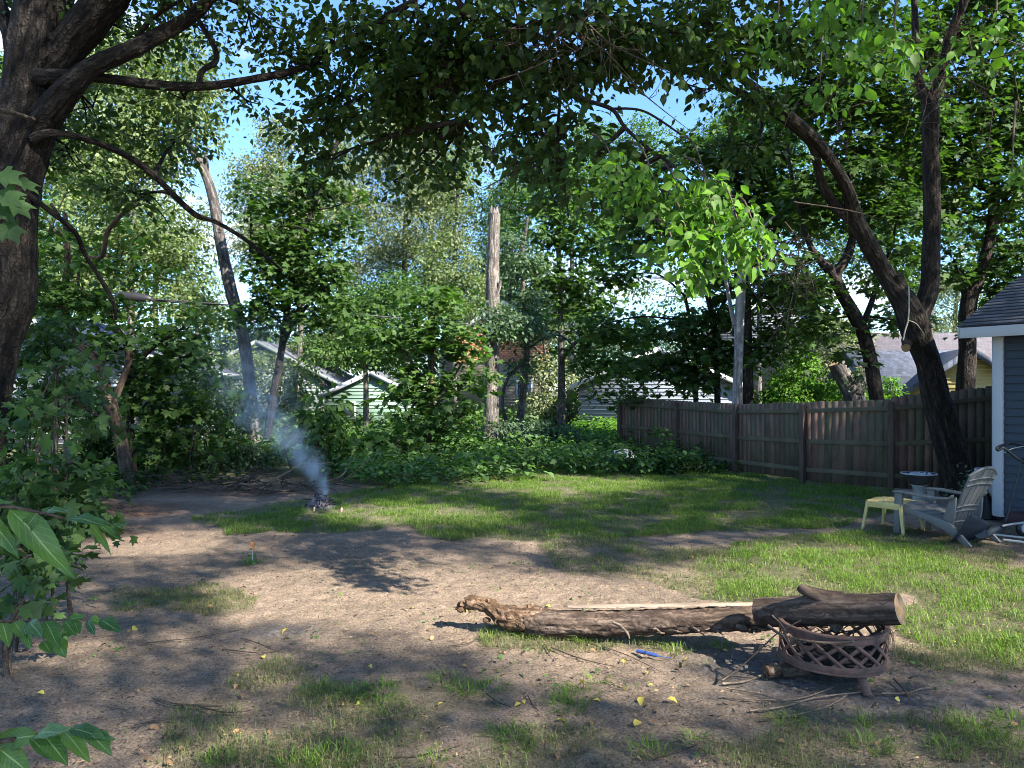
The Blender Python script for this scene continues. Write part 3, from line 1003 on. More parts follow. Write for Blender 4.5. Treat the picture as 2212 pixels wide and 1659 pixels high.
# far tall trees
FAR = [
    ('poplar_tree', 'tall pale poplar at the edge of the blue sky gap', 'bark_far', 'leaf_hazy', 42, [(640, 960, 16), (650, 700, 13), (640, 500, 10), (600, 320, 6)], [(600, 300, 55, 60, .7), (560, 400, 70, 80, .8), (650, 420, 80, 90, .8), (600, 530, 90, 70, .8), (540, 500, 50, 70, .7)]),
    ('poplar_tree', 'broad pale poplar with bare white branches showing, tallest behind the yard', 'bark_far', 'leaf_hazy', 45, [(880, 960, 18), (876, 700, 15), (874, 520, 12), (880, 400, 9), (862, 290, 5)], [(830, 320, 80, 70, .7), (900, 370, 90, 80, .7), (760, 420, 90, 90, .75), (880, 500, 110, 80, .75), (800, 580, 110, 70, .8), (960, 470, 60, 90, .7), (860, 260, 60, 40, .5)]),
    ('poplar_tree', 'pale narrow poplar just before the snag, thin topped', 'bark_far', 'leaf_light', 40, [(985, 960, 13), (980, 700, 11), (985, 520, 8), (990, 380, 5)], [(990, 420, 45, 60, .6), (970, 560, 70, 80, .8), (1010, 640, 70, 60, .7), (930, 640, 80, 60, .8), (960, 350, 50, 40, .4)]),
    ('tree', 'blue green tree standing behind the snag top', 'bark_far', 'leaf_blue', 46, [(1100, 960, 13), (1100, 700, 11), (1105, 500, 7)], [(1080, 520, 70, 80, .8), (1120, 620, 80, 70, .8), (1160, 720, 70, 60, .7), (1050, 610, 60, 60, .7), (1095, 420, 50, 60, .5)]),
    ('tree', 'pale tree in the gap between brick house and grey garage', 'bark_far', 'leaf_hazy', 36, [(1180, 960, 10), (1180, 830, 8), (1175, 740, 5)], [(1180, 800, 45, 50, .9), (1170, 880, 60, 40, .9), (1225, 850, 40, 60, .8), (1180, 720, 50, 30, .5)]),
    ('tree', 'pale broad tree filling the sky left of the leaning trunk', 'bark_far', 'leaf_light', 34, [(190, 960, 16), (180, 700, 13), (190, 500, 9), (200, 330, 6)], [(210, 400, 120, 110, .55), (120, 560, 120, 100, .55), (330, 480, 110, 80, .5), (240, 640, 120, 70, .6), (400, 560, 70, 80, .4), (90, 330, 90, 110, .6)]),
    ('tree', 'light green tree over the white gabled house', 'bark_far', 'leaf_light', 36, [(440, 960, 12), (430, 760, 10), (420, 640, 7)], [(420, 640, 70, 70, .5), (380, 740, 80, 60, .6), (470, 690, 50, 60, .4), (700, 750, 90, 50, .7, 46), (780, 700, 90, 60, .7, 46)]),
    ('tree', 'mid green tree closing the view above the mint garage', 'bark_far', 'leaf_mid', 30, [(790, 960, 14), (790, 800, 11), (780, 680, 8)], [(770, 660, 100, 60, .9), (840, 740, 90, 50, .9), (720, 760, 60, 45, .8), (860, 640, 80, 60, .8)]),
    ('tree', 'pale sunlit tree far beyond the mauve roof', 'bark_far', 'leaf_hazy', 52, [(2060, 900, 12), (2060, 740, 10), (2070, 600, 6)], [(2070, 620, 80, 70, .7), (2000, 700, 70, 50, .7), (2130, 700, 70, 40, .7), (1960, 640, 50, 60, .5)]),
    ('tree', 'pale sunlit tree beyond the sawn stump', 'bark_far', 'leaf_hazy', 38, [(1740, 960, 12), (1740, 800, 9), (1745, 700, 5)], [(1740, 740, 70, 50, .8), (1810, 720, 70, 45, .8), (1860, 790, 60, 40, .7), (1780, 790, 80, 40, .8), (1700, 800, 50, 50, .8)]),
]
FAR += [
    ('tree', 'dim blue green tree low behind the pale gabled house', 'bark_far', 'leaf_blue', 58, [(480, 930, 8), (480, 820, 7), (475, 720, 4)], [(480, 760, 90, 60, .8), (400, 800, 80, 50, .8), (560, 740, 70, 50, .8)]),
    ('tree', 'pale leafy tree standing over the mint garage roof', 'bark_far', 'leaf_light', 50, [(700, 930, 8), (705, 800, 7), (700, 700, 4)], [(700, 720, 100, 60, .9), (640, 790, 60, 40, .9), (800, 760, 90, 50, .9), (880, 780, 60, 60, .8)]),
    ('tree', 'blue green tree beyond the brick house', 'bark_far', 'leaf_blue', 60, [(1030, 930, 8), (1030, 800, 7), (1030, 660, 4)], [(1030, 690, 80, 60, .9), (980, 780, 70, 60, .9), (1120, 720, 70, 40, .7), (1230, 680, 90, 60, .8), (1240, 780, 80, 60, .9)]),
    ('tree', 'dim tree low behind the grey garage', 'bark_far', 'leaf_blue', 56, [(1370, 930, 8), (1370, 830, 7), (1365, 740, 4)], [(1350, 740, 80, 45, .8), (1440, 760, 90, 40, .8), (1550, 720, 80, 60, .7), (1640, 700, 80, 70, .7)]),
    ('tree', 'dark tree low behind the white wall', 'bark_far', 'leaf_mid', 34, [(60, 960, 14), (60, 800, 12), (70, 640, 7)], [(60, 700, 120, 80, .9), (160, 780, 120, 70, .9), (30, 820, 90, 60, .9), (260, 820, 80, 60, .8), (60, 560, 110, 80, .7)]),
    ('tree', 'leafy tree screening the pale gabled house', 'bark_far', 'leaf_light', 33, [(520, 960, 8), (500, 860, 7), (490, 780, 4)], [(480, 810, 55, 45, .7), (555, 800, 80, 50, .8), (620, 860, 60, 50, .7), (440, 860, 60, 50, .9), (640, 800, 40, 40, .6)]),
]
FAR += [
    ('poplar_tree', 'highest pale poplar showing between the canopy and the snag', 'bark_far', 'leaf_light', 48, [(930, 930, 14), (930, 600, 11), (935, 400, 8), (940, 240, 5)], [(930, 250, 90, 60, .6), (1010, 330, 70, 60, .6), (860, 210, 80, 50, .5), (940, 400, 80, 60, .7), (720, 330, 70, 60, .6), (780, 270, 60, 40, .5)]),
    ('tree', 'tall green tree filling the sky right of the snag', 'bark_far', 'leaf_mid', 40, [(1230, 930, 12), (1235, 600, 10), (1240, 400, 7), (1250, 260, 5)], [(1160, 360, 80, 60, .7), (1260, 320, 90, 60, .7), (1350, 400, 90, 60, .8), (1400, 300, 70, 50, .5), (1100, 440, 60, 70, .7), (1330, 500, 80, 60, .8), (1240, 430, 70, 50, .7)]),
    ('tree', 'tall dark green tree high above the silvery dead trunk', 'bark_far', 'leaf_mid', 34, [(1640, 930, 12), (1640, 600, 10), (1635, 400, 7), (1630, 250, 5)], [(1570, 300, 90, 60, .8), (1690, 330, 90, 70, .8), (1640, 220, 90, 50, .7), (1540, 440, 80, 60, .8), (1720, 450, 80, 70, .8), (1440, 640, 70, 40, .28), (1380, 600, 50, 30, .35), (1490, 590, 60, 30, .4)]),
    ('tree', 'green tree closing the sky behind the stout trunk', 'bark_far', 'leaf_mid', 32, [(2010, 930, 12), (2010, 600, 9), (2000, 400, 6)], [(1980, 420, 80, 90, .8), (2070, 470, 80, 70, .7), (1900, 500, 70, 70, .8), (2150, 560, 60, 60, .6), (1820, 540, 60, 60, .7), (1960, 580, 70, 50, .6)]),
    ('tree', 'tall light tree high behind the big limb', 'bark_far', 'leaf_light', 36, [(340, 930, 12), (335, 600, 10), (330, 300, 7), (320, 120, 5)], [(330, 120, 90, 60, .6), (230, 180, 100, 70, .6), (420, 200, 50, 60, .5), (300, 300, 100, 60, .6), (150, 430, 80, 60, .6), (430, 470, 40, 60, .35)]),
]
for nm, lb, bk, lf, dd, tr, cr in FAR:
    tree(nm, lb, [[(x, y, w, dd) for x, y, w in tr]], M[bk], 'tall trees beyond the yard', crown=cr, leaf=M[lf], size=.165, lai=1.9, seed=len(lb), nl=20, rs=.7, twigs=8, nseg=8)

tree('tree', 'leafy tree showing past the far side of the big trunk', [[(-180, 1060, 30, 15), (-190, 800, 26, 15), (-200, 500, 20, 15), (-180, 200, 14, 15)]], M['bark_dark'],
     crown=[(-200, 300, 220, 150, .8), (-260, 560, 200, 120, .8), (-120, 120, 160, 120, .7), (-420, 400, 200, 200, .8), (-20, 420, 70, 120, .6), (-150, 750, 140, 80, .8)], leaf=M['leaf_mid'], size=.14, lai=1.6, seed=41)
tree('tree', 'dense tree behind the maple shrubs at the yard corner', [[(-60, 1090, 24, 13), (-70, 900, 20, 13), (-90, 700, 14, 13)]], M['bark_dark'],
     crown=[(-150, 900, 160, 90, .9), (-300, 800, 200, 140, .9), (-60, 980, 110, 60, .9), (-320, 1000, 200, 70, .9), (-20, 880, 60, 60, .8)], leaf=M['leaf_dark'], size=.13, lai=1.8, seed=43)
# maples behind the fence
tree('maple_tree', 'dark maple with two trunks close behind the fence end', [
    [(1552, 985, 16, 20.5), (1550, 880, 14, 20.5), (1548, 760, 13, 20.5), (1540, 690, 13, 20.5), (1525, 620, 13, 20.5), (1510, 540, 11, 20.5), (1480, 440, 8, 20.5)],
    [(1540, 700, 9, 20.5), (1580, 620, 8, 20.5), (1610, 540, 6, 20.5)],
    [(1503, 985, 13, 20.8), (1503, 850, 11, 20.8), (1500, 750, 9, 20.8), (1480, 640, 7, 20.8)],
], M['bark_dark'], crown=[(1400, 440, 100, 70, 1), (1490, 720, 110, 60, 1.2), (1420, 790, 90, 40, 1), (1540, 600, 70, 55, .7), (1490, 810, 80, 40, 1), (1360, 860, 45, 24, .7), (1380, 520, 60, 40, .7), (1560, 770, 60, 50, 1), (1620, 560, 60, 45, .9), (1560, 690, 70, 40, .9), (1300, 700, 60, 40, .8), (1480, 480, 80, 60, .9), (1330, 600, 60, 40, .8)],
    leaf=M['leaf_dark'], size=.17, tmpl=MAPLE, lai=1.7, nl=12, rs=.55, seed=23, droop=.18, up=2.4, jit=.28)
tree('maple_tree', 'thick dark trunk directly behind the silvery dead trunk', [
    [(1617, 990, 26, 19.4), (1617, 880, 24, 19.4), (1614, 760, 22, 19.4), (1612, 640, 19, 19.4), (1605, 520, 16, 19.4), (1590, 380, 12, 19.4), (1570, 250, 8, 19.4)],
    [(1612, 600, 12, 19.4), (1660, 520, 9, 19.4), (1700, 420, 6, 19.4)],
], M['bark_dark'], crown=[(1660, 640, 80, 60, 1.1), (1720, 720, 70, 50, 1.1), (1730, 600, 80, 60, 1.1), (1640, 430, 100, 80, 1), (1560, 330, 100, 70, .9), (1680, 300, 100, 80, 1), (1480, 320, 70, 50, .7), (1630, 760, 45, 40, .9), (1720, 460, 80, 70, 1)],
    leaf=M['leaf_dark'], size=.16, tmpl=MAPLE, lai=1.7, nl=12, rs=.55, seed=25, droop=.18, up=2.2, jit=.3)
tree('forked_tree', 'grey brown forked trunk rising behind the third fence panel', [
    [(1908, 1010, 38, 16.8), (1896, 880, 31, 16.8), (1884, 800, 28, 16.8), (1868, 730, 28, 16.8), (1845, 680, 28, 16.8), (1822, 640, 26, 16.8), (1797, 590, 24, 16.8), (1768, 558, 16, 16.8), (1748, 525, 12, 16.8), (1725, 450, 9, 16.8), (1700, 330, 7, 16.8)],
    [(1800, 600, 22, 16.8), (1822, 568, 20, 16.8), (1836, 538, 18, 16.8), (1850, 470, 14, 16.9), (1870, 380, 11, 17), (1900, 250, 8, 17)],
    [(1860, 710, 14, 16.8), (1882, 655, 12, 16.8), (1897, 605, 10, 16.8), (1930, 520, 7, 16.8)],
], M['bark_dark'], crown=[(1790, 430, 110, 90, 1.0), (1880, 360, 110, 90, 1.1), (1850, 190, 130, 100, 1.1), (1740, 170, 110, 90, 1), (1940, 470, 70, 80, 1), (1900, 590, 60, 45, .8), (1950, 250, 70, 100, 1.1), (1860, 60, 130, 70, 1), (1950, 690, 60, 40, .9), (1745, 620, 60, 35, .9), (1790, 690, 60, 40, .9), (1690, 570, 70, 40, .9), (1830, 750, 40, 24, .6)],
    leaf=M['leaf_dark'], size=.16, tmpl=MAPLE, lai=1.8, nl=12, rs=.5, seed=27, droop=.18, up=2.2, jit=.3, nseg=18)
tree('tree', 'stout dark trunk with a stub beside the shed roof', [
    [(2084, 1000, 46, 18.6), (2085, 860, 40, 18.6), (2089, 760, 34, 18.6), (2089, 690, 34, 18.6), (2097, 636, 34, 18.6), (2114, 600, 27, 18.6), (2126, 565, 25, 18.6), (2142, 490, 21, 18.6), (2150, 350, 17, 18.6), (2130, 150, 12, 18.6)],
    [(2092, 650, 22, 18.6), (2086, 625, 20, 18.6), (2084, 612, 18, 18.6)],
    [(2140, 480, 12, 18.6), (2190, 400, 9, 18.6), (2240, 300, 6, 18.6)],
], M['bark_dark'], crown=[(2110, 330, 110, 110, 1.1), (2180, 480, 70, 90, 1.1), (2100, 150, 120, 110, 1.1), (2190, 640, 60, 40, 1), (2130, 690, 50, 28, .9), (2230, 250, 90, 150, 1.1), (2040, 450, 50, 50, .7), (2150, 20, 120, 80, 1), (2230, 560, 60, 80, 1), (2060, 560, 50, 60, .8), (2180, 580, 60, 50, .9), (2030, 260, 80, 120, 1), (2000, 60, 90, 90, 1), (1960, 380, 60, 90, 1)],
    leaf=M['leaf_dark'], size=.16, tmpl=MAPLE, lai=1.8, nl=12, rs=.5, seed=29, droop=.18, up=2.2, jit=.3, nseg=18)
# sawn stump
tree('sawn_stump', 'short sawn off trunk with a pale cut face behind the fence', [
    [(1858, 1000, 52, 18.8), (1848, 870, 44, 18.8), (1832, 832, 40, 18.8), (1814, 800, 36, 18.8), (1806, 784, 33, 18.8)],
    [(1850, 850, 30, 18.7), (1862, 812, 30, 18.7), (1860, 792, 24, 18.7)],
], M['bark_grey'], cat='stump', capm=M['endgrain'], nseg=20, crown=[(1862, 808, 28, 22, .8, 18.5, .4)], leaf=M['leaf_blue'], size=.1, lai=1.5, seed=31, crown_name='ivy')

# the arching tree by the chair
d = 13.3
arch_mb = MB()
T9 = [
    [(2078, 1075, 82, d), (2064, 1010, 64, d), (2042, 930, 58, d), (2022, 855, 55, d), (2006, 786, 50, d), (1986, 735, 52, d), (1970, 690, 62, d), (1955, 655, 54, d), (1932, 620, 42, d), (1905, 580, 38, d), (1872, 520, 36, d - .2), (1846, 467, 34, d - .4), (1829, 405, 25, d - .7), (1792, 343, 23, d - 1.1), (1756, 298, 26, d - 1.5), (1710, 258, 26, d - 1.9), (1659, 213, 22, d - 2.3), (1606, 172, 18, d - 2.8), (1556, 136, 16, d - 3.3), (1506, 112, 14, d - 3.8), (1423, 103, 12, d - 4.4), (1350, 108, 10, d - 5), (1250, 80, 8, d - 5.5)],
    [(1862, 495, 24, d - .3), (1800, 440, 20, d - .5), (1774, 390, 18, d - .8), (1764, 350, 18, d - 1.1), (1752, 310, 18, d - 1.4), (1700, 262, 20, d - 1.8), (1640, 222, 17, d - 2.3), (1573, 188, 15, d - 2.8), (1523, 162, 14, d - 3.2), (1473, 152, 13, d - 3.6), (1406, 132, 12, d - 4.1), (1366, 131, 11, d - 4.4), (1323, 150, 10, d - 4.7), (1293, 173, 9, d - 5), (1233, 177, 7, d - 5.3)],
    [(1965, 700, 52, d), (1992, 665, 42, d), (2008, 620, 38, d), (2011, 553, 36, d), (2013, 470, 34, d), (2012, 380, 34, d), (2010, 300, 33, d), (2009, 225, 32, d), (1990, 190, 18, d), (1979, 130, 15, d), (1975, 0, 14, d), (1960, -150, 10, d)],
    [(2009, 230, 26, d), (2033, 160, 20, d - .1), (2050, 90, 20, d - .2), (2072, 28, 20, d - .3), (2110, -60, 16, d - .6), (2180, -200, 10, d - 1)],
    [(1950, 650, 26, d), (1944, 612, 20, d - .1), (1942, 592, 18, d - .15)],
    # limbs that come down into the picture from above
    [(860, -140, 12, 8.2), (896, 0, 10, 8.2), (908, 42, 9, 8.2), (936, 83, 8, 8.2), (963, 140, 7, 8.3), (980, 210, 5, 8.4)],
    [(940, -100, 16, 7.8), (996, 13, 14, 7.8), (1035, 50, 13, 7.9), (1070, 100, 13, 8), (1106, 160, 12, 8.1), (1150, 225, 10, 8.2), (1186, 300, 8, 8.2), (1184, 380, 6, 8.2), (1200, 440, 5, 8.2)],
    [(1120, 60, 10, 7.9), (1180, 90, 10, 7.8), (1213, 170, 9, 7.8), (1250, 210, 9, 7.6), (1320, 235, 9, 7.3), (1350, 275, 8, 7), (1400, 320, 7, 6.7), (1450, 355, 6, 6.3), (1500, 400, 5, 5.9)],
    [(1320, 235, 6, 7.3), (1390, 240, 5, 7.2), (1470, 290, 4, 7)],
    [(1213, 170, 7, 7.8), (1205, 300, 7, 7.8), (1216, 370, 5, 7.8), (1228, 470, 4, 7.8)],
    [(1106, 165, 9, 8.1), (1060, 190, 7, 8.3), (1000, 260, 5, 8.5)],
]
CR_OVER = [
    (700, 120, 60, 60, .9, 9.6), (740, 230, 100, 55, 1.1, 9.8), (640, 260, 60, 36, .7, 10), (830, 190, 90, 70, 1.2, 9), (790, 50, 90, 60, 1.0, 9), (900, 60, 90, 60, 1.2, 8.4), (900, 160, 90, 60, 1.3, 8.6), (820, 300, 70, 40, .9, 9.6), (950, 280, 70, 45, 1, 9.2),
    (1000, 30, 100, 50, 1.2, 8), (1010, 130, 90, 60, 1.1, 8.4), (1080, 240, 80, 50, 1.1, 8.2), (1120, 60, 100, 60, 1.2, 7.6), (1180, 150, 90, 70, 1.2, 7.8), (1150, 290, 70, 50, 1.0, 8), (1060, 330, 50, 28, .7, 8.8), (900, 340, 60, 35, .7, 9.6), (960, 390, 60, 30, .7, 10.5), (700, 340, 60, 50, .8, 10.5), (850, 390, 50, 30, .6, 11),
    (1260, 40, 110, 50, 1.2, 7.4), (1280, 130, 90, 40, 1.0, 7.8), (1240, 260, 60, 50, .9, 7.6), (1210, 380, 50, 60, .9, 7.8), (1290, 330, 60, 40, .9, 7.2), (1400, 50, 120, 50, 1.2, 7.6), (1540, 50, 110, 55, 1.2, 7.8), (1500, 200, 50, 24, .5, 9), (1330, 420, 60, 45, .9, 6.8), (1400, 400, 70, 40, .9, 6.4), (1380, 350, 60, 34, .8, 6.8), (1600, 110, 90, 60, 1.0, 9), (1680, 90, 90, 70, 1.1, 9), (1640, 320, 70, 50, .7, 10.8), (1450, 500, 50, 50, .8, 6.2),
    (1080, 150, 110, 60, 1.1, 9.2), (960, 200, 90, 60, 1.0, 9.4), (1330, 90, 110, 50, 1.0, 8.6), (1440, 110, 90, 50, .9, 9.2), (1180, 340, 60, 50, .8, 8.6), (840, 120, 80, 60, .9, 9.4), (1620, 210, 70, 50, .7, 10.5),
    (1000, -90, 500, 60, .8, 8.5), (1600, -100, 400, 70, .9, 9),
]
arch, arch_limbs = tree('arching_tree', 'dark forked tree by the chair whose limbs arch over the yard', T9, M['bark_dark'], crown=CR_OVER, leaf=M['leaf_over'],
                        tmb=arch_mb, nseg=36, sub=10, rough=.09, fine=.06, size=.115, tmpl=OVAL, lai=1.75, nl=14, rs=.34, seed=33, twigs=7)
# hanging spray of that tree, sunlight put into its brighter leaf colour too
mbb = MB()
HANG = ((1420, 395, 90, 34, 5.8, 22), (1480, 440, 70, 40, 5.5, 22), (1540, 430, 50, 40, 5.3, 18), (1600, 480, 50, 34, 5.1, 16), (1560, 520, 50, 30, 5.1, 13), (1490, 500, 40, 44, 5.2, 14), (1508, 575, 16, 26, 5.1, 4), (1470, 565, 12, 14, 5.1, 2), (1640, 515, 26, 22, 5.0, 6), (1440, 520, 26, 40, 5.6, 7), (1340, 380, 60, 40, 6.0, 12), (1530, 385, 40, 24, 5.6, 8),
        (1790, 20, 70, 40, 5.4, 16), (1860, 70, 50, 50, 5.2, 10), (1930, 110, 30, 40, 5.0, 5), (2150, 60, 60, 60, 4.8, 9), (1680, 50, 60, 40, 5.8, 8), (1770, 200, 40, 40, 6.4, 6), (2185, 380, 26, 40, 5.5, 4))
for vx, vy, rx, ry, dd, ns in HANG:
    c = at(vx, vy, dd)
    r = np.array([rx / S * dd / F, .3, ry / S * dd / F])
    P = c + norm(rng.normal(0, 1, (ns, 3))) * (rng.uniform(.1, 1, (ns, 1)) ** .5) * r
    N = norm(np.array([.25, -.35, .6]) + rng.normal(0, .35, (ns, 3)))
    spray_leaves(mbb, P, N, .17, 9, .084, OVAL, .9, .8)
mbt = MB()
for i_, (vx, vy, rx, ry, dd, ns) in enumerate(HANG):
    e = at(vx, vy + ry * .5, dd)
    s_ = at(vx - 60, vy - 90, dd + .5) if i_ < 12 else at(vx + 10, vy - 160, dd + .4)
    mbt.tube([s_, (s_ + e) / 2 + np.array([0, 0, .12]), e], [.011, .008, .003], 6, 4)
mbt.build('hanging_twigs', M['twig'], arch)
hang = mbb.build('hanging_leaves', M['leaf_bright'], arch, smooth=False)
tag(hang, 'leaves coloured a brighter sunlit green, hanging from the arching limb')
mbt = MB()
for k in range(120):
    vx, vy = random.choice([(2060, 60), (2100, 150), (1980, 120), (1250, 60), (1650, 520), (1700, 560), (1120, 300), (1300, 80), (1800, 250), (1180, 60)])
    dd = {2060: 9, 2100: 8.5, 1980: 11, 1250: 7, 1650: 8, 1700: 9, 1120: 8, 1300: 7, 1800: 9, 1180: 7.4}[vx]
    s = at(vx + rng.normal(0, 50), vy + rng.normal(0, 40), dd)
    e = s + np.array([rng.normal(0, .4), rng.normal(0, .3), -abs(rng.normal(.25, .25))])
    m_ = (s + e) / 2 + rng.normal(0, .08, 3)
    mbt.tube([s, m_, e], [.008, .006, .002], 5, 3)
    for j in range(2):
        q_ = m_ + rng.normal(0, .2, 3) + np.array([0, 0, -.1])
        mbt.tube([m_, (m_ + q_) / 2 + rng.normal(0, .03, 3), q_], [.004, .003, .0015], 4, 2)
tw = tag(mbt.build('dead_twigs', M['twig'], arch), kind='stuff')
# a sawn limb stub and a rope on its trunk
mbt = MB()
c0 = at(1960, 735, d)
e0 = at(1957, 752, d - .42)
mbt.tube([c0, (c0 + e0) / 2, e0], [.10, .08, .07], 14, 3, .06, 3, True, 0, 0, 1)
st = mbt.build('sawn_limb', [M['bark_dark'], M['endgrain']], arch)
mbt = MB()
mbt.tube([at(1963, 618, d - .3), at(1964, 650, d - .38), at(1962, 690, d - .4), at(1955, 715, d - .42), at(1951, 735, d - .44)], [.012] * 5, 6, 4)
mbt.tube([at(1962, 692, d - .4), at(1980, 700, d - .4), at(1998, 725, d - .38)], [.008, .008, .005], 6, 4)
o = mbt.build('rope', M['rope'])
tag(o, 'pale frayed rope hanging down the arching tree at its fork', 'rope')

# ---- unseen tree, added out of view so its crown shades the near yard
sh_root = thing('shade_tree', 'unseen crown added to throw shade on the near yard', 'tree', (3.2, -3.4, 0))
mbt = MB()
mbt.tube([(3.2, -3.4, -.1), (3.25, -3.4, 2.5), (3.3, -3.3, 5), (3.6, -3.0, 9), (4, -2.6, 14)], [.36, .28, .24, .16, .06], 16, 5, .1, 2)
for ex, ey, ez in ((8, -4, 10), (7.5, -6, 9), (1, -6, 9)):
    e_ = np.array([ex, ey, ez])
    s_ = np.array([3.4, -3.2, 5.6])
    path = [s_, s_ * .6 + e_ * .4 + np.array([0, 0, .5]), e_]
    mbt.tube(path, [.10, .07, .025], 8, 5, .1, int(ex))
mbt.build('trunk', M['bark_dark'], sh_root)
mb = MB()
# shade wanted on these parts of the ground: sprays go where they throw it
NT = 15000
gx = rng.uniform(-17, 12, NT)
gy = rng.uniform(2.4, 20, NT)
zz = rng.uniform(6.5, 14.5, NT)
P = np.stack([gx + zz * KX, gy + zz * KY, zz], 1)
k = ~in_lit(P, .06, .33)
k &= (gx > -8) | (zz > 9)
P, gy = P[k], gy[k]
vx, vy = to_view(P)
k = ~((P[:, 1] > .3) & (vy > -60) & (vx > -80) & (vx < 2300))
P, gy = P[k], gy[k]
dens = fbm(P, .9, 77, 2)
k = dens > np.where(gy < 5.4, np.quantile(dens, .24), np.quantile(dens, .05))
P, gy = P[k], gy[k]
for part, root_, sel in (('crown', sh_root, gy < 7), ('shade_sprays', arch, gy >= 7)):  # sprays from the seventh metre back: unseen, added for shade, parented to arch
    mb = MB()
    Q = P[sel]
    N = norm(np.array([0, 0, 1.0]) + rng.normal(0, .35, Q.shape))
    spray_leaves(mb, Q, N, .42, 20, .14, KITE, .3, .5)
    mb.build(part, M['leaf_over'], root_, smooth=False)

# ------------------------------------------------------------------ shrubs and undergrowth
SHR = [
    ('maple_shrub', 'large leaved maple shrub, nearest of the bushes at the yard edge', 6.0, [(90, 960, 80, 50, .8), (120, 1060, 110, 80, 1.2), (50, 1190, 90, 80, 1.1, 5.4), (160, 1000, 55, 45, .8), (20, 1080, 70, 80, 1.0, 5.5), (30, 1300, 40, 40, .6, 5.0), (100, 1190, 80, 50, .9, 5.3)], 'leaf_maple', .105, MAPLE, 1.5),
    ('maple_shrub', 'tall maple sapling against the big trunk foot', 8.0, [(120, 800, 80, 50, .7, 7.5), (150, 860, 90, 60, .8), (90, 900, 70, 40, .8, 7.2)], 'leaf_maple', .115, MAPLE, 1.4),
    ('bush', 'tall dark bush filling the gap between big trunk and brown trunks', 12.0, [(70, 790, 80, 60, .8), (140, 850, 50, 45, .9), (60, 880, 80, 60, .9), (110, 720, 70, 50, .6)], 'leaf_dark', .11, KITE, 2.0),
    ('bush', 'dark bush standing between the brown trunks and the white wall', 16.8, [(200, 900, 70, 70, .9), (250, 980, 70, 50, .9), (180, 990, 70, 40, .9), (160, 840, 60, 50, .7)], 'leaf_dark', .11, KITE, 2.0),
    ('bush', 'dark leafy bush behind the brush pile', 15.5, [(350, 960, 90, 60, 1.0), (420, 900, 80, 60, 1), (330, 880, 80, 60, .9), (450, 980, 70, 40, .9)], 'leaf_dark', .14, MAPLE, 1.5),
    ('bush', 'fine leaved bush at the foot of the leaning trunk', 17.5, [(480, 900, 70, 60, 1), (500, 980, 60, 40, 1), (440, 830, 60, 50, .8), (560, 990, 50, 30, .8)], 'leaf_blue', .085, KITE, 2.1),
    ('bush', 'sunlit bush glowing yellow green past the brown trunks', 19.0, [(350, 1005, 60, 30, 1), (420, 1010, 60, 28, .9), (320, 950, 60, 40, .7)], 'leaf_bright', .1, KITE, 1.8),  # backlit glow given by the brighter leaf colour
    ('sumac_shrub', 'upright shrub with long drooping leaves behind the smoke', 16.6, [(705, 880, 50, 36, 1.1), (690, 930, 55, 34, 1.2), (725, 960, 60, 34, 1), (705, 830, 28, 30, .8), (650, 900, 30, 30, .6)], 'leaf_mid', .2, OVAL, 1.6),
    ('bush', 'low dark bush under the young maple', 18.0, [(780, 970, 70, 34, 1), (850, 960, 60, 34, 1), (900, 990, 60, 24, 1), (820, 1000, 70, 20, 1)], 'leaf_mid', .15, MAPLE, 1.5),
    ('bush', 'low leafy bush in front of the grey maple', 21.5, [(1130, 930, 60, 34, 1), (1190, 945, 60, 34, 1), (1240, 960, 60, 30, 1), (1100, 970, 50, 24, 1)], 'leaf_blue', .12, KITE, 2.0),
    ('bush', 'dark bush leaning on the far fence panel', 17.0, [(1400, 985, 40, 26, .9), (1440, 1000, 60, 22, 1.0), (1510, 1010, 60, 16, 1), (1370, 1005, 40, 18, 1), (1420, 935, 16, 26, .4)], 'leaf_dark', .12, OVAL, 1.8),
    ('bush', 'yellow green shrub looking over the fence beside the stump', 19.5, [(1770, 845, 60, 24, 1.1), (1700, 830, 50, 40, 1.1), (1745, 800, 26, 50, 1), (1850, 845, 50, 22, 1), (1680, 860, 60, 30, 1)], 'leaf_bright', .11, KITE, 2.0),
    ('bush', 'small pale shrub beside the slate roof', 24.0, [(1922, 830, 22, 26, 1), (1905, 850, 24, 16, .9)], 'leaf_bright', .1, KITE, 1.8),
]
for nm, lb, dd, cr, lf, sz, tm, lai in SHR:
    b0 = cr[0]
    base = at(b0[0], b0[1], dd)
    root = thing(nm, lb, 'shrub' if 'shrub' in nm else 'bush', (base[0], dd, 0))
    mbt = MB()
    limbs = []
    for k in range(7):
        c = cr[k % len(cr)]
        e = at(c[0] + rng.normal(0, 12), c[1], c[5] if len(c) > 5 else dd)
        s = np.array([e[0] * .75 + base[0] * .25, e[1] + rng.normal(0, .1), -.05])
        if e[2] < .2:
            continue
        mbt.tube([s, (s + e) / 2 + rng.normal(0, .05, 3), e], [.022, .015, .006], 6, 4, .1, k)
        limbs += [s * .4 + e * .6, e]
    make_crown(cr, dd, M[lf], 'foliage', root, size=sz, tmpl=tm, lai=lai, nl=10 if tm is MAPLE else 16, rs=sz * 2.6, seed=len(lb) + 3, filt=True, limbs=limbs or None, twigmb=mbt, twigs=3, droop=.5 if 'sumac' in nm else .3)
    if mbt.n:
        mbt.build('stems', M['twig'], root)


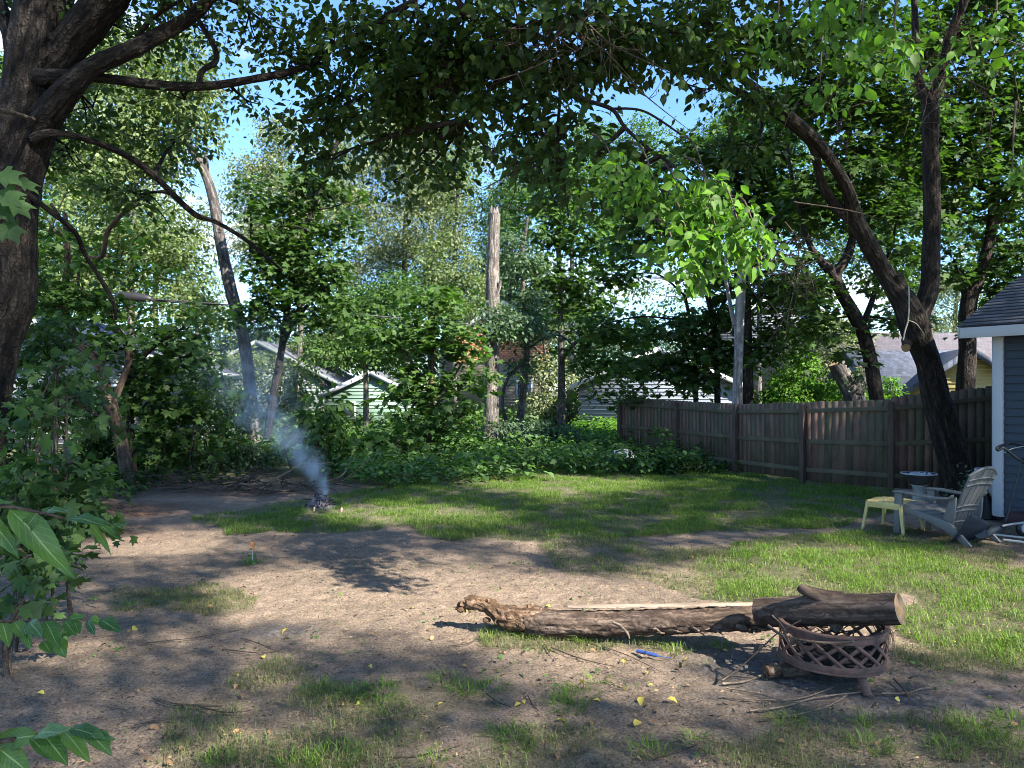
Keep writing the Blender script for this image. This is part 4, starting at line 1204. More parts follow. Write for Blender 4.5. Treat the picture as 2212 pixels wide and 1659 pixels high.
def low_plants(name, label, poly, n, hrange, size, mt, tm, per=9, seed=1):
    """rosettes and stems of broad leaves standing on the ground"""
    q_ = np.array(gpoly(poly))
    lo, hi = q_.min(0), q_.max(0)
    X = rng.uniform(lo[0], hi[0], n * 4)
    Y = rng.uniform(lo[1], hi[1], n * 4)
    k = inpoly(X, Y, [tuple(v) for v in q_])
    X, Y = X[k][:n], Y[k][:n]
    pn = fbm(np.stack([X, Y, X * 0], 1), .8, seed)
    k = pn > np.quantile(pn, .12)
    X, Y = X[k], Y[k]
    Hh = rng.uniform(*hrange, len(X)) * (.5 + fbm(np.stack([X, Y, X * 0], 1), .6, seed + 3))
    mb = MB()
    P = np.repeat(np.stack([X, Y, X * 0], 1), per, 0)
    hz_ = np.repeat(Hh, per) * rng.uniform(.25, 1.05, len(P))
    a = rng.uniform(0, 6.28, len(P))
    r = rng.uniform(.02, .22, len(P))
    P = P + np.stack([np.cos(a) * r, np.sin(a) * r, hz_], 1)
    T = np.stack([np.cos(a), np.sin(a), rng.normal(-.15, .3, len(P))], 1)
    N = np.array([0, 0, 1.0]) + rng.normal(0, .35, P.shape)
    add_leaves(mb, P, T, N, size * rng.uniform(.6, 1.3, len(P)), tm)
    o = mb.build(name, mt, smooth=False)
    tag(o, label, None, None, 'stuff')
    return o


low_plants('undergrowth', 'broad leaved weeds bordering the back of the lawn', [(480, 1005), (660, 1008), (720, 1045), (800, 1058), (1000, 1048), (1250, 1035), (1480, 1026), (1590, 1000), (1400, 975), (1250, 950), (900, 950), (600, 965), (430, 985)], 3000, (.2, .65), .15, M['leaf_low'], OVAL, 9, 4)
low_plants('ground_ivy', 'dark low ivy under the trees at the yard edge', [(150, 1100), (290, 1075), (320, 1040), (480, 1018), (520, 990), (250, 1000), (-100, 1000), (-100, 1180)], 800, (.15, .5), .13, M['leaf_dark'], OVAL, 8, 6)
low_plants('back_thicket', 'green thicket of low growth between lawn and houses', [(-300, 960), (300, 960), (1000, 935), (1340, 925), (1340, 905), (800, 905), (-300, 905)], 2600, (.35, .85), .26, M['leaf_mid'], OVAL, 10, 8)
low_plants('fence_weeds', 'sunlit grass and weeds by the grey garage', [(1240, 968), (1345, 975), (1345, 925), (1240, 925)], 500, (.3, .7), .16, M['leaf_bright'], KITE, 9, 12)
low_plants('path_weeds', 'small flat weeds scattered over the dirt', [(-50, 1350), (300, 1250), (1500, 1180), (2300, 1250), (2400, 1700), (-100, 1700)], 60, (.012, .04), .04, M['leaf_low'], KITE, 7, 10)

# ------------------------------------------------------------------ grass blades
def grass(name, label, n, area, mt, hr, wr, seed, wmin=.5, mask=None):
    x0, x1, y0, y1 = area
    X = rng.uniform(x0, x1, n)
    Y = rng.uniform(y0, y1, n)
    w = mask(X, Y)
    q_ = np.stack([X, Y, X * 0], 1)
    cl = fbm(q_, 3.0, seed)
    k = rng.uniform(0, 1, n) < w * np.clip((cl - .33) * 3.4, .08, 1)
    k &= (X < Y * .70 + 3.0) & (X > -Y * .70 - 1.5)
    X, Y, cl = X[k], Y[k], cl[k]
    m = len(X)
    hgt = rng.uniform(*hr, m) * (.5 + cl)
    a = rng.uniform(0, 6.28, m)
    lean = rng.uniform(.3, 2.2, m) * hgt
    wd = rng.uniform(*wr, m) / 2
    dx, dy = np.cos(a), np.sin(a)
    sx, sy = -dy * wd, dx * wd
    V = np.zeros((m, 5, 3))
    zz_ = -.012
    V[:, 0] = np.stack([X - sx, Y - sy, X * 0 + zz_], 1)
    V[:, 1] = np.stack([X + sx, Y + sy, X * 0 + zz_], 1)
    mx_, my_ = X + dx * lean * .3, Y + dy * lean * .3
    V[:, 2] = np.stack([mx_ + sx * .8, my_ + sy * .8, hgt * .62], 1)
    V[:, 3] = np.stack([mx_ - sx * .8, my_ - sy * .8, hgt * .62], 1)
    V[:, 4] = np.stack([X + dx * lean, Y + dy * lean, hgt * np.clip(1 - .22 * lean / hgt, .45, 1)], 1)
    b = (np.arange(m) * 5)[:, None]
    mb = MB()
    mb.add(V.reshape(-1, 3), [b + np.array([[0, 1, 2, 3]]), b + np.array([[3, 2, 4]])], 0, np.zeros((m * 5, 3)))
    o = mb.build(name, mt, smooth=False)
    tag(o, label, None, None, 'stuff')


def m_lawn(X, Y):
    return (lawn_mask(X, Y) > .9) * 1.0


def m_thin(X, Y):
    a = lawn_mask(X, Y)
    return np.where((a > .1) & (a < .9), .85, np.where(a > .9, .4, .02))


grass('grass', 'green lawn grass in sun and shade', 780000, (-7, 12, 4.6, 18.5), M['grass'], (.025, .07), (.0028, .006), 5, mask=m_lawn)
grass('dry_grass', 'thin dull grass growing in the trodden dirt', 420000, (-6, 8, 3.4, 10.5), M['dry_grass'], (.014, .045), (.0018, .004), 9, mask=m_thin)


# tufts
def tufts():
    mb = MB()
    T = [(1245, 1505, .17, 130), (1225, 1530, .14, 90), (1000, 1492, .10, 70), (1060, 1490, .14, 80), (960, 1470, .12, 60), (820, 1495, .16, 90), (760, 1500, .14, 70), (690, 1490, .12, 60), (1090, 1590, .14, 90), (1120, 1610, .12, 70), (720, 1640, .18, 120), (640, 1650, .14, 90), (480, 1640, .10, 60), (2150, 1600, .16, 120), (2100, 1570, .14, 80), (1880, 1610, .14, 90), (1700, 1560, .10, 60), (1870, 1560, .08, 40), (2190, 1560, .14, 80), (1860, 1240, .0, 0), (1370, 1190, .2, 80), (1300, 1230, .2, 80), (1140, 1375, .12, 50), (1060, 1380, .10, 40), (1260, 1385, .08, 40), (1460, 1405, .10, 40), (1560, 1395, .10, 40), (545, 1215, .14, 50), (300, 1310, .2, 80), (380, 1300, .2, 80), (830, 1525, .14, 60), (930, 1645, .10, 50), (1400, 1620, .12, 60), (1500, 1600, .1, 40), (1290, 1470, .08, 30), (2050, 1620, .14, 70)]
    for vx, vy, r, n_ in T:
        c = gd(vx, vy)
        for k in range(int(n_ * 1.3)):
            a = rng.uniform(0, 6.28)
            rr = r * math.sqrt(rng.uniform(0, 1)) * .8
            b_ = c + np.array([math.cos(a) * rr, math.sin(a) * rr, -.012])
            a2 = a + rng.normal(0, .8)
            h_ = rng.uniform(.02, .075)
            ln = rng.uniform(.04, .14)
            w_ = rng.uniform(.0015, .003)
            dv = np.array([math.cos(a2), math.sin(a2), 0])
            sv = np.array([-dv[1], dv[0], 0]) * w_
            m_ = b_ + dv * ln * .35 + np.array([0, 0, h_ * .75])
            t_ = b_ + dv * ln + np.array([0, 0, h_ * rng.uniform(.7, 1)])
            mb.add([b_ - sv, b_ + sv, m_ + sv * .8, m_ - sv * .8, t_], [np.array([0, 1, 2, 3]), np.array([3, 2, 4])], 0, np.zeros((5, 3)))
    o = mb.build('grass_tufts', M['grass'], smooth=False)
    tag(o, 'loose tufts of grass on the bare foreground dirt', None, None, 'stuff')


tufts()

# leaf litter and crumbs
mb = MB()
nn = 42000
Y = 3.5 + rng.uniform(0, 1, nn) ** 1.5 * 8
X = rng.uniform(-1, 1, nn) * (Y * .7 + .3)
P = np.stack([X, Y, rng.uniform(-.006, .008, nn)], 1)
a = rng.uniform(0, 6.28, nn)
T = np.stack([np.cos(a), np.sin(a), rng.normal(0, .15, nn)], 1)
N = np.array([0, 0, 1.0]) + rng.normal(0, .35, P.shape)
add_leaves(mb, P, T, N, rng.uniform(.005, .022, nn) * rng.choice([1, 1, 1, 1, 2.0], nn), (np.array([(0, 0, 0), (.5, .16, .1), (1, 0, 0), (.5, -.16, .1)]), [np.array([(0, 1, 2, 3)])], .2))
M['chips'] = leaf_mat('chips', (.16, .115, .082), .05, .88, .9, .9)
o = mb.build('leaf_litter', M['chips'], smooth=False)
tag(o, 'crumbs of bark and dry leaf over the dirt', None, None, 'stuff')


mb = MB()
nn = 420
Y = 3.6 + rng.uniform(0, 1, nn) ** 1.3 * 9
X = rng.uniform(-1, 1, nn) * (Y * .68 + .2)
P = np.stack([X, Y, rng.uniform(.0, .012, nn)], 1)
a = rng.uniform(0, 6.28, nn)
T = np.stack([np.cos(a), np.sin(a), rng.normal(.1, .25, nn)], 1)
N = np.array([0, 0, 1.0]) + rng.normal(0, .5, P.shape)
add_leaves(mb, P, T, N, rng.uniform(.022, .055, nn), (OVAL[0] * np.array([1, 1, 2.4]), OVAL[1], .4))
M['dead_leaf'] = leaf_mat('dead_leaf', (.20, .125, .070), .1, .7, .5, .9)
o = mb.build('dry_leaves', M['dead_leaf'], smooth=False)
tag(o, 'curled brown dead leaves strewn over the dirt', None, None, 'stuff')


# ------------------------------------------------------------------ fence
FP = [(621, 456, 399, 21.3), (678, 463, 402, 19.2), (737, 472, 405.5, 17.2), (804, 482, 404, 15.4), (891, 490, 401, 14.16), (1003, 493, 389, 13.7)]
pts = []
for px, pb, ptop, dd in FP:
    v = np.array([(px - CX) / F * dd, dd, 0.0])
    pts.append((v, H + (HZ - ptop) / F * dd))
fence = thing('wooden_fence', 'weathered brown board fence closing the yard, with dog eared boards', 'fence', tuple(pts[2][0]))
for i, (v, zt) in enumerate(pts):
    mb = MB()
    wv = (pts[min(i + 1, 5)][0] - pts[max(i - 1, 0)][0])
    wv /= np.linalg.norm(wv)
    nv = np.array([wv[1], -wv[0], 0])
    if nv[1] > 0:
        nv = -nv
    Mx = np.stack([wv, -nv, np.array([0, 0, 1.0])], 1)
    mb.box(v + nv * .05 + np.array([0, 0, zt / 2 - .1]), (.10, .10, zt + .16), Mx)
    mb.build('post', M['fence_post'], fence, smooth=False, bevel=.006)
for i in range(5):
    a, za = pts[i]
    b, zb = pts[i + 1]
    w = b - a
    Ln = np.linalg.norm(w)
    w = w / Ln
    nv = np.array([w[1], -w[0], 0])
    if nv[1] > 0:
        nv = -nv
    Mx = np.stack([w, -nv, np.array([0, 0, 1.0])], 1)
    step = 0.04 if i == 4 else 0.0
    mb = MB()
    nb = int(Ln / .135)
    bw = Ln / nb
    for k in range(nb):
        t = (k + .5) / nb
        zt = za * (1 - t) + zb * t + .035 + rng.normal(0, .006) + step
        c = a + w * (t * Ln) - nv * (.016 + rng.uniform(-.003, .003))
        x = bw / 2 - .0012
        e = .028
        zb_ = .03 + rng.uniform(-.015, .02)
        poly = [(-x, zb_), (x, zb_), (x, zt - e), (x - e * .8, zt), (-x + e * .8, zt), (-x, zt - e)]
        mb.prism(poly, -.009, .009, 0, Mx, (c[0], c[1], 0))
    mb.build('board_panel', M['fence'], fence, smooth=False)
    for fz in (.16, .52, .87):
        za_, zb_ = za * fz, zb * fz
        if fz > .8:
            za_, zb_ = za - .14, zb - .14
        c = (a + b) / 2 + nv * .012
        zc = (za_ + zb_) / 2
        dirv = np.array([w[0] * Ln, w[1] * Ln, zb_ - za_])
        ll = np.linalg.norm(dirv)
        dirv /= ll
        Mr = np.stack([dirv, -nv, np.cross(dirv, -nv)], 1)
        mb = MB()
        mb.box(np.array([c[0], c[1], zc]), (ll - .1, .038, .088), Mr)
        mb.A[-1] = mb.A[-1][:, [2, 1, 0]]
        mb.build('rail', M['fence'], fence, smooth=False, bevel=.004)

# ------------------------------------------------------------------ shed
sc = np.array([6.93, 10.9, 0])
u = np.array([.545, -.839, 0])
u /= np.linalg.norm(u)
vb = np.array([-u[1], u[0], 0])
Mx = np.stack([u, vb, np.array([0, 0, 1.0])], 1)
shed = thing('shed', 'blue grey clapboard shed with white corner trim and dark shingle roof', 'shed', tuple(sc))


def L(x, y, z):
    return sc + u * x + vb * y + np.array([0, 0, z])


mb = MB()
WT = 2.66
nlap = 22
lap = (WT - .12) / nlap
for k in range(nlap):
    z0 = .12 + k * lap
    q_ = [L(.13, -.036, z0), L(4.5, -.036, z0), L(4.5, -.006, z0 + lap), L(.13, -.006, z0 + lap)]
    mb.add(q_, np.array([0, 1, 2, 3]))
    q_ = [L(.13, -.004, z0 + .001), L(4.5, -.004, z0 + .001), L(4.5, -.036, z0), L(.13, -.036, z0)]
    mb.add(q_, np.array([0, 1, 2, 3]))
    q_ = [L(-.028, .13, z0), L(-.006, .13, z0 + lap), L(-.006, 4.0, z0 + lap), L(-.028, 4.0, z0)]
    mb.add(q_, np.array([0, 1, 2, 3]))
mb.box(L(2.25, 2.03, WT / 2 + .02), (4.5, 4.04, WT), Mx)
gab = [(-0.001, WT), (4.05, WT), (2.03, WT + .95)]
Mg = np.stack([vb, u, np.array([0, 0, 1.0])], 1)
mb.prism(gab, 0.002, 4.49, 0, Mg, sc)
mb.build('wall', M['siding_blue'], shed, smooth=False)
mb = MB()
mb.box(L(.06, -.026, WT / 2 + .04), (.13, .07, WT - .06), Mx)
mb.box(L(-.022, .072, WT / 2 + .04), (.06, .12, WT - .06), Mx)
mb.build('corner_trim', M['white_trim'], shed, smooth=False, bevel=.004)
mb = MB()
sl_ = .46
ov = .42
x0, x1 = -.32, 4.7


def roofpt(x, s, side, dz=0):
    y = -ov + s if side == 0 else 4.06 + ov - s
    return L(x, y, WT + .05 + sl_ * (s - ov) + .26 + dz)


NS = 20
for side in (0, 1):
    tot = (4.06 + 2 * ov) / 2
    for k in range(NS):
        s0, s1 = tot * k / NS, tot * (k + 1) / NS
        V = [roofpt(x0, s0, side, .018), roofpt(x1, s0, side, .018), roofpt(x1, s1, side, .004), roofpt(x0, s1, side, .004), roofpt(x0, s0, side, -.004), roofpt(x1, s0, side, -.004)]
        A = [(0, k, 0), (5.1, k, 0), (5.1, k + .98, 0), (0, k + .98, 0), (0, k - .02, 0), (5.1, k - .02, 0)]
        A = np.array(A) * np.array([1.0, .1428, 1])
        mb.add(V, np.array([(0, 1, 2, 3), (4, 5, 1, 0)]), 0, A)
    V = [roofpt(x0 + .03, 0.03, side, -.03), roofpt(x1, 0.03, side, -.03), roofpt(x1, tot, side, -.03), roofpt(x0 + .03, tot, side, -.03)]
    mb.add(V, np.array([0, 1, 2, 3]))
mb.build('roof', M['shingle_dark'], shed, smooth=False)
mb = MB()
for side, yy in ((0, -ov + .012), (1, 4.06 + ov - .012)):
    mb.box(L((x0 + x1) / 2 + .02, yy, WT + .05 + .26 - sl_ * ov - .09), (x1 - x0 - .04, .03, .15), Mx)
for side in (0, 1):
    tot = (4.06 + 2 * ov) / 2
    a_, b_ = roofpt(x0 + .02, .0, side, -.10), roofpt(x0 + .02, tot, side, -.10)
    dv = b_ - a_
    ll = np.linalg.norm(dv)
    dv /= ll
    Mr = np.stack([dv, u, np.cross(dv, u)], 1)
    mb.box((a_ + b_) / 2, (ll - .01, .03, .15), Mr)
mb.box(L(x0 + .2 + 2.3, -ov / 2 + .02, WT + .0), (x1 - x0 - .1, ov - .05, .02), Mx)
mb.build('fascia', M['white_trim'], shed, smooth=False, bevel=.003)


# ------------------------------------------------------------------ neighbouring houses
def gable_house(name, label, c, w, depth, hw, hr, rot, wm, rm, trim='white_trim', chimney=None, wins=(), over=.35):
    """gable end faces the local -Y; w across, depth along the ridge"""
    c = np.array(c, float)
    ca, sa = math.cos(rot), math.sin(rot)
    uu, vv = np.array([ca, sa, 0]), np.array([-sa, ca, 0])
    Mx = np.stack([uu, vv, np.array([0, 0, 1.0])], 1)
    root = thing(name, label, 'house' if 'house' in name else 'garage', tuple(c))
    mb = MB()
    prof = [(-w / 2, 0), (w / 2, 0), (w / 2, hw), (0, hw + hr), (-w / 2, hw)]
    mb.prism(prof, 0, depth, 0, Mx, c)
    k = 0
    z = .15
    while z < hw + hr * .9:
        hwid = w / 2 if z < hw else w / 2 * (1 - (z - hw) / hr)
        mb.box(c + vv * -.012 + np.array([0, 0, z]), (2 * hwid - .02, .03, .035), Mx)
        if z < hw:
            for s_ in (-1, 1):
                mb.box(c + uu * s_ * (w / 2 + .012) + vv * depth / 2 + np.array([0, 0, z]), (.03, depth - .02, .035), Mx)
        z += .16
    mb.build('wall', M[wm], root, smooth=False)
    mb = MB()
    sl = math.hypot(w / 2 + over, hr * (w / 2 + over) / (w / 2))
    for s_ in (-1, 1):
        e = np.array([s_ * (w / 2 + over), hw - hr * over / (w / 2)])
        t = np.array([0, hw + hr])
        V = []
        for (px_, pz) in (e, t):
            for yy in (-over, depth + over):
                for dz in (.03, .15):
                    V.append(c + uu * px_ + vv * yy + np.array([0, 0, pz + dz]))
        A = np.array([(0, 0, 0), (0, 0, 0), (depth, 0, 0), (depth, 0, 0), (0, sl, 0), (0, sl, 0), (depth, sl, 0), (depth, sl, 0)]) * .9
        mb.add(V, np.array([(1, 3, 7, 5), (0, 4, 6, 2), (0, 1, 5, 4), (2, 6, 7, 3), (0, 2, 3, 1)]), 0, A)
    rf = mb.build('roof', M[rm], root, smooth=False)
    mb = MB()
    for s_ in (-1, 1):
        a_ = c + uu * s_ * (w / 2 + over) + vv * (-over - .02) + np.array([0, 0, hw - hr * over / (w / 2) + .03])
        b_ = c + vv * (-over - .02) + np.array([0, 0, hw + hr + .03])
        dv = b_ - a_
        ll = np.linalg.norm(dv)
        dv /= ll
        mb.box((a_ + b_) / 2, (ll, .03, .2), np.stack([dv, vv, np.cross(dv, vv)], 1))
        mb.box(c + uu * s_ * (w / 2 + over + .02) + vv * depth / 2 + np.array([0, 0, hw - hr * over / (w / 2) + .03]), (.03, depth + 2 * over - .05, .2), Mx)
    mb.build('fascia', M[trim], root, smooth=False)
    for wx, wz, ww, wh in wins:
        mb = MB()
        mb.box(c + uu * wx + vv * -.03 + np.array([0, 0, wz]), (ww + .16, .06, wh + .16), Mx)
        wf = mb.build('window', M[trim], root, smooth=False)
        mb = MB()
        mb.box(c + uu * wx + vv * -.055 + np.array([0, 0, wz]), (ww, .03, wh), Mx)
        mb.build('pane', M['glass_dark'], wf, smooth=False)
    if chimney:
        cx_, cy_, cw, ch = chimney
        mb = MB()
        mb.box(c + uu * cx_ + vv * cy_ + np.array([0, 0, hw + hr * .5 + ch / 2]), (cw, cw, hr + ch), Mx)
        mb.box(c + uu * cx_ + vv * cy_ + np.array([0, 0, hw + hr + ch + .02]), (cw + .12, cw + .12, .16), Mx)
        mb.build('chimney', M['brick'], rf, smooth=False)
    return root


p_ = at(800, 930, 36)
gable_house('garage', 'mint green clapboard garage with a low gable', (p_[0], 36, 0), 4.3, 6, 1.55, 1.05, .05, 'mint', 'shingle_grey', wins=((-1.1, .9, .7, .6),), over=.25)
p_ = at(556, 920, 42)
gable_house('house', 'pale gabled house dimmed by the smoke', (p_[0], 42, 0), 8.2, 9, 2.3, 2.1, .03, 'siding_pale', 'shingle_grey', trim='siding_pale', wins=((2.2, 1.4, .8, 1.1),))
p_ = at(1420, 925, 33)
gable_house('garage', 'grey clapboard garage beyond the fence end', (p_[0], 33, 0), 6.8, 6, 2.05, 1.5, -.12, 'siding_grey', 'shingle_grey')
p_ = at(1085, 925, 44)
gable_house('brick_house', 'cream house with an orange brick upper storey behind the snag', (p_[0], 44, 0), 5.6, 8, 5.0, 1.8, .2, 'siding_cream', 'shingle_mauve', wins=((1.3, 1.7, .8, 1.2),))
mb = MB()
c0 = np.array([p_[0], 44, 0])
Mb = np.array([[math.cos(.2), -math.sin(.2), 0], [math.sin(.2), math.cos(.2), 0], [0, 0, 1]])
rows = [(z, k) for k, z in enumerate(np.arange(3.4, 5.0, .11))]
for z, k in rows:
    for j in range(18):
        mb.box(c0 + Mb @ np.array([-2.75 + j * .31 + (.15 if k % 2 else 0), -.07, z]), (.29, .1, .095), Mb)
bh = [o for o in bpy.data.objects if o.name.startswith('brick_house')][0]
mb.build('brick_facing', M['brick_wall'], bh, smooth=False)
p_ = at(1690, 925, 46)
gable_house('house', 'white clapboard house glimpsed between the trunks behind the fence', (p_[0], 46, 0), 9, 8, 5.2, 2.6, -.2, 'white_wall', 'shingle_grey', wins=((-2, 3.6, .9, 1.2),))
p_ = at(1510, 925, 40)
gable_house('house', 'low tan house behind the fence end', (p_[0], 40, 0), 5, 7, 2.5, 1.4, .1, 'tan_wall', 'shingle_mauve')
# the mauve roof runs sideways: ridge across the view
p_ = at(2010, 900, 43)
gable_house('house', 'cream house under a long mauve roof with a brick chimney', (p_[0] + 9.0, 46, 0), 9.4, 17, 2.6, 2.5, R(90), 'siding_cream', 'shingle_mauve', chimney=(0.6, 7.8, .75, .55))
p_ = at(2010, 900, 30)
gable_house('garage', 'small slate roofed garage just over the fence', (p_[0] + 2.2, 31.5, 0), 4.6, 4.6, 1.95, 1.35, R(90), 'siding_grey', 'shingle_slate')
p_ = at(2100, 900, 27)
gable_house('garage', 'yellow gabled garage seen past the stout trunk', (p_[0] - .1, 27, 0), 3.6, 5, 1.9, 1.3, R(-18), 'yellow_wall', 'shingle_grey', trim='shingle_slate')
# white house wall and its parked blue panel behind the left bushes
p_ = at(120, 945, 24)
gable_house('house', 'white house wall glimpsed through the maple shrubs', (p_[0], 24, 0), 7.5, 7, 2.5, 1.6, .15, 'white_wall', 'shingle_slate', wins=((2.3, 1.5, 1.2, .9),))

# overhead cable with splice
ca = thing('overhead_cable', 'black overhead cable with a fat splice case sagging behind the trees', 'cable', tuple(at(290, 641, 20)))
mb = MB()
mb.tube([at(-200, 612, 20), at(100, 628, 20), at(255, 639, 20), at(325, 646, 20), at(490, 658, 20.5), at(700, 672, 21.4), at(1100, 708, 24), at(1450, 724, 26), at(1900, 720, 30)], [.018] * 9, 8, 6)
mb.tube([at(325, 648, 20), at(400, 654, 20.3), at(492, 659, 20.5)], [.03, .026, .02], 8, 4)
mb.build('cable', M['cable'], ca)
mb = MB()
mb.tube([at(250, 638, 20), at(262, 639, 20), at(290, 642, 20), at(318, 645, 20), at(328, 646, 20)], [.05, .11, .13, .10, .04], 14, 4, .05)
mb.build('splice_case', M['cable'], ca)

# ------------------------------------------------------------------ logs and fire pit
log = thing('rotten_log', 'long rotten log with a crumbling root end, propped on the fire pit', 'log', (.19, 5.84, 0))
mb = MB()
mb.tube([(.12, 5.87, .088), (.35, 5.80, .100), (.7, 5.73, .125), (1.1, 5.65, .160), (1.5, 5.57, .205), (1.86, 5.49, .245)], [.092, .098, .094, .090, .086, .084], 52, 30, .13, 4, True, .13)
mb.build('log_body', M['bark_log'], log, org=(.12, 5.87, .09))
mb = MB()
rt = [at(1205, 1342, 5.86), at(1150, 1338, 5.88), at(1108, 1334, 5.9), at(1078, 1324, 5.92), at(1052, 1308, 5.94), at(1024, 1302, 5.95), at(1004, 1303, 5.96)]
mb.tube(rt, [.075, .094, .090, .074, .060, .052, .040], 34, 12, .42, 9, True, .22)
for k in range(46):
    b0 = rt[rng.integers(0, 7)] + rng.normal(0, .032, 3)
    e0 = b0 + np.array([rng.normal(-.03, .03), rng.normal(-.01, .025), rng.normal(-.012, .025)])
    mb.tube([b0, (b0 + e0) / 2 + rng.normal(0, .006, 3), e0], [.020, .026, .012], 7, 3, .5, k, True, .25)
for k in range(5):
    b0 = rt[rng.integers(1, 5)] + np.array([0, -.05, 0])
    e0 = b0 + np.array([rng.normal(.02, .05), -.04, -.06])
    mb.tube([b0, (b0 + e0) / 2 + rng.normal(0, .01, 3), e0], [.010, .008, .004], 6, 3, .2, k)
rt_o = mb.build('rotten_root', M['rot'], log, smooth=True, org=tuple(rt[2]))
mb = MB()
mb.tube([at(1590, 1352, 5.42) + np.array([0, 0, -.01]), at(1605, 1358, 5.42), at(1612, 1362, 5.42)], [.02, .03, .02], 8, 3, .2)
for k in range(60):     # lifted bark flakes along the lower side
    t = rng.uniform(0.05, 1)
    c0 = np.array([.12, 5.87, .088]) * (1 - t) + np.array([1.8, 5.5, .238]) * t
    a = rng.uniform(-2.6, -.2)
    pos = c0 + np.array([0, math.cos(a) * -.085 - .02, math.sin(a) * .085])
    mb.box(pos, (rng.uniform(.03, .11), rng.uniform(.004, .012), rng.uniform(.008, .022)), np.array(Matrix.Rotation(rng.normal(.0, .3), 3, 'Y') @ Matrix.Rotation(rng.normal(0, .5), 3, 'X') @ Matrix.Rotation(-.2, 3, 'Z')))
tag(mb.build('loose_bark', M['bark_log'], log, smooth=False), kind='stuff')
mb = MB()
mb.tube([at(1325, 1345, 5.55), at(1340, 1352, 5.5), at(1355, 1367, 5.44), at(1360, 1380, 5.42)], [.012, .012, .009, .005], 7, 4)
mb.build('broken_splinter', M['twig_pale'], log)

bd_a, bd_b = at(1226, 1313, 5.76), at(1640, 1308, 5.50)
mb = MB()
dv = bd_b - bd_a
ll = np.linalg.norm(dv)
dv /= ll
nv = np.cross((0, 0, 1.0), dv)
nv /= np.linalg.norm(nv)
Mr = np.stack([dv, nv, np.cross(dv, nv)], 1)
mb.box((bd_a + bd_b) / 2 + nv * .03, (ll, .060, .014), Mr)
for k in range(16):
    tt = rng.uniform(.02, .98)
    mb.box(bd_a * (1 - tt) + bd_b * tt + nv * (.03 - .031) + np.array([0, 0, rng.uniform(-.004, .003)]), (rng.uniform(.02, .12), rng.uniform(.003, .012), rng.uniform(.004, .011)), Mr)
o = mb.build('plank', M['board'], None, smooth=False, bevel=.002)
tag(o, 'narrow sunlit plank lying along the top of the rotten log', 'plank')

flog = thing('firewood_log', 'thick dark log with a branch stub resting across the fire pit', 'log', (2.12, 5.03, .36))
mb = MB()
la_, lb_ = np.array([1.72, 5.30, .335]), np.array([2.40, 4.70, .535])
mb.tube([la_, la_ * .75 + lb_ * .25, (la_ + lb_) / 2 + np.array([0, 0, .008]), la_ * .25 + lb_ * .75, lb_], [.100, .101, .104, .098, .095], 40, 12, .05, 6, True, .03, 0, 1)
stub0 = la_ * .42 + lb_ * .58
s_end = at(1728, 1268, 5.02)
mb.tube([at(1810, 1300, 4.98), at(1780, 1290, 4.98), at(1752, 1280, 4.99), at(1736, 1274, 5.0), s_end], [.075, .052, .040, .034, .026], 16, 6, .1, 7, True, .03)
u0 = at(1805, 1335, 4.98)
mb.tube([u0, at(1806, 1352, 4.93), at(1803, 1366, 4.9)], [.06, .042, .012], 14, 5, .1, 8)
mb.build('log_body', [M['bark_firelog'], M['endgrain']], flog)

pit = thing('fire_pit', 'rusty round fire pit with lattice sides on short legs', 'fire pit', (2.12, 5.03, 0))
pc = np.array([2.12, 5.03])
pr = .335


def ring(mb, r, z0, z1, th, n_=72, wob=0):
    a = np.linspace(0, 2 * np.pi, n_, endpoint=False)
    V = []
    for (rr, z) in ((r, z0), (r, z1), (r - th, z1), (r - th, z0)):
        w_ = wob * np.sin(a * 3 + z * 20)
        V.append(np.stack([pc[0] + np.cos(a) * (rr + w_), pc[1] + np.sin(a) * (rr + w_), np.full(n_, z)], 1))
    V = np.concatenate(V)
    fs = []
    for j in range(4):
        a0 = np.arange(n_) + j * n_
        b0 = np.arange(n_) + ((j + 1) % 4) * n_
        fs.append(np.stack([a0, np.roll(a0, -1), np.roll(b0, -1), b0], 1))
    mb.add(V, np.concatenate(fs))


mb = MB()
ring(mb, pr, .305, .345, .012)
ring(mb, pr + .008, .345, .36, .03)
mb.build('rim', M['iron'], pit, smooth=False, bevel=.002)
mb = MB()
ring(mb, pr, .122, .165, .012)
ring(mb, pr + .006, .112, .124, .02)
mb.build('base_ring', M['iron'], pit, smooth=False, bevel=.002)
mb = MB()
NL_ = 16
for k in range(NL_):
    for sgn in (-1, 1):
        Va, Vb = [], []
        for j in range(9):
            t = j / 8
            a = 2 * np.pi * (k + .5 * (1 + sgn * (2 * t - 1)) * 1.5) / NL_
            z = .16 + .15 * t
            da = .019 / pr
            off = .002 if sgn > 0 else 0
            for lst, s_ in ((Va, -1), (Vb, 1)):
                aa = a + s_ * da
                lst.append((pc[0] + np.cos(aa) * (pr - .003 - off), pc[1] + np.sin(aa) * (pr - .003 - off), z))
                lst.append((pc[0] + np.cos(aa) * (pr - .009 - off), pc[1] + np.sin(aa) * (pr - .009 - off), z))
        V = np.array(Va + Vb)
        fs = []
        o2 = len(Va)
        for j in range(8):
            i0 = j * 2
            fs += [(i0, i0 + 2, o2 + i0 + 2, o2 + i0), (i0 + 1, o2 + i0 + 1, o2 + i0 + 3, i0 + 3), (i0, i0 + 1, i0 + 3, i0 + 2), (o2 + i0, o2 + i0 + 2, o2 + i0 + 3, o2 + i0 + 1)]
        mb.add(V, np.array(fs))
mb.build('lattice', M['iron'], pit, smooth=False)
mb = MB()
rr = np.array([0.30, .29, .24, .15, .01])
zz_ = np.array([.165, .13, .10, .085, .08])
a = np.linspace(0, 2 * np.pi, 48, endpoint=False)
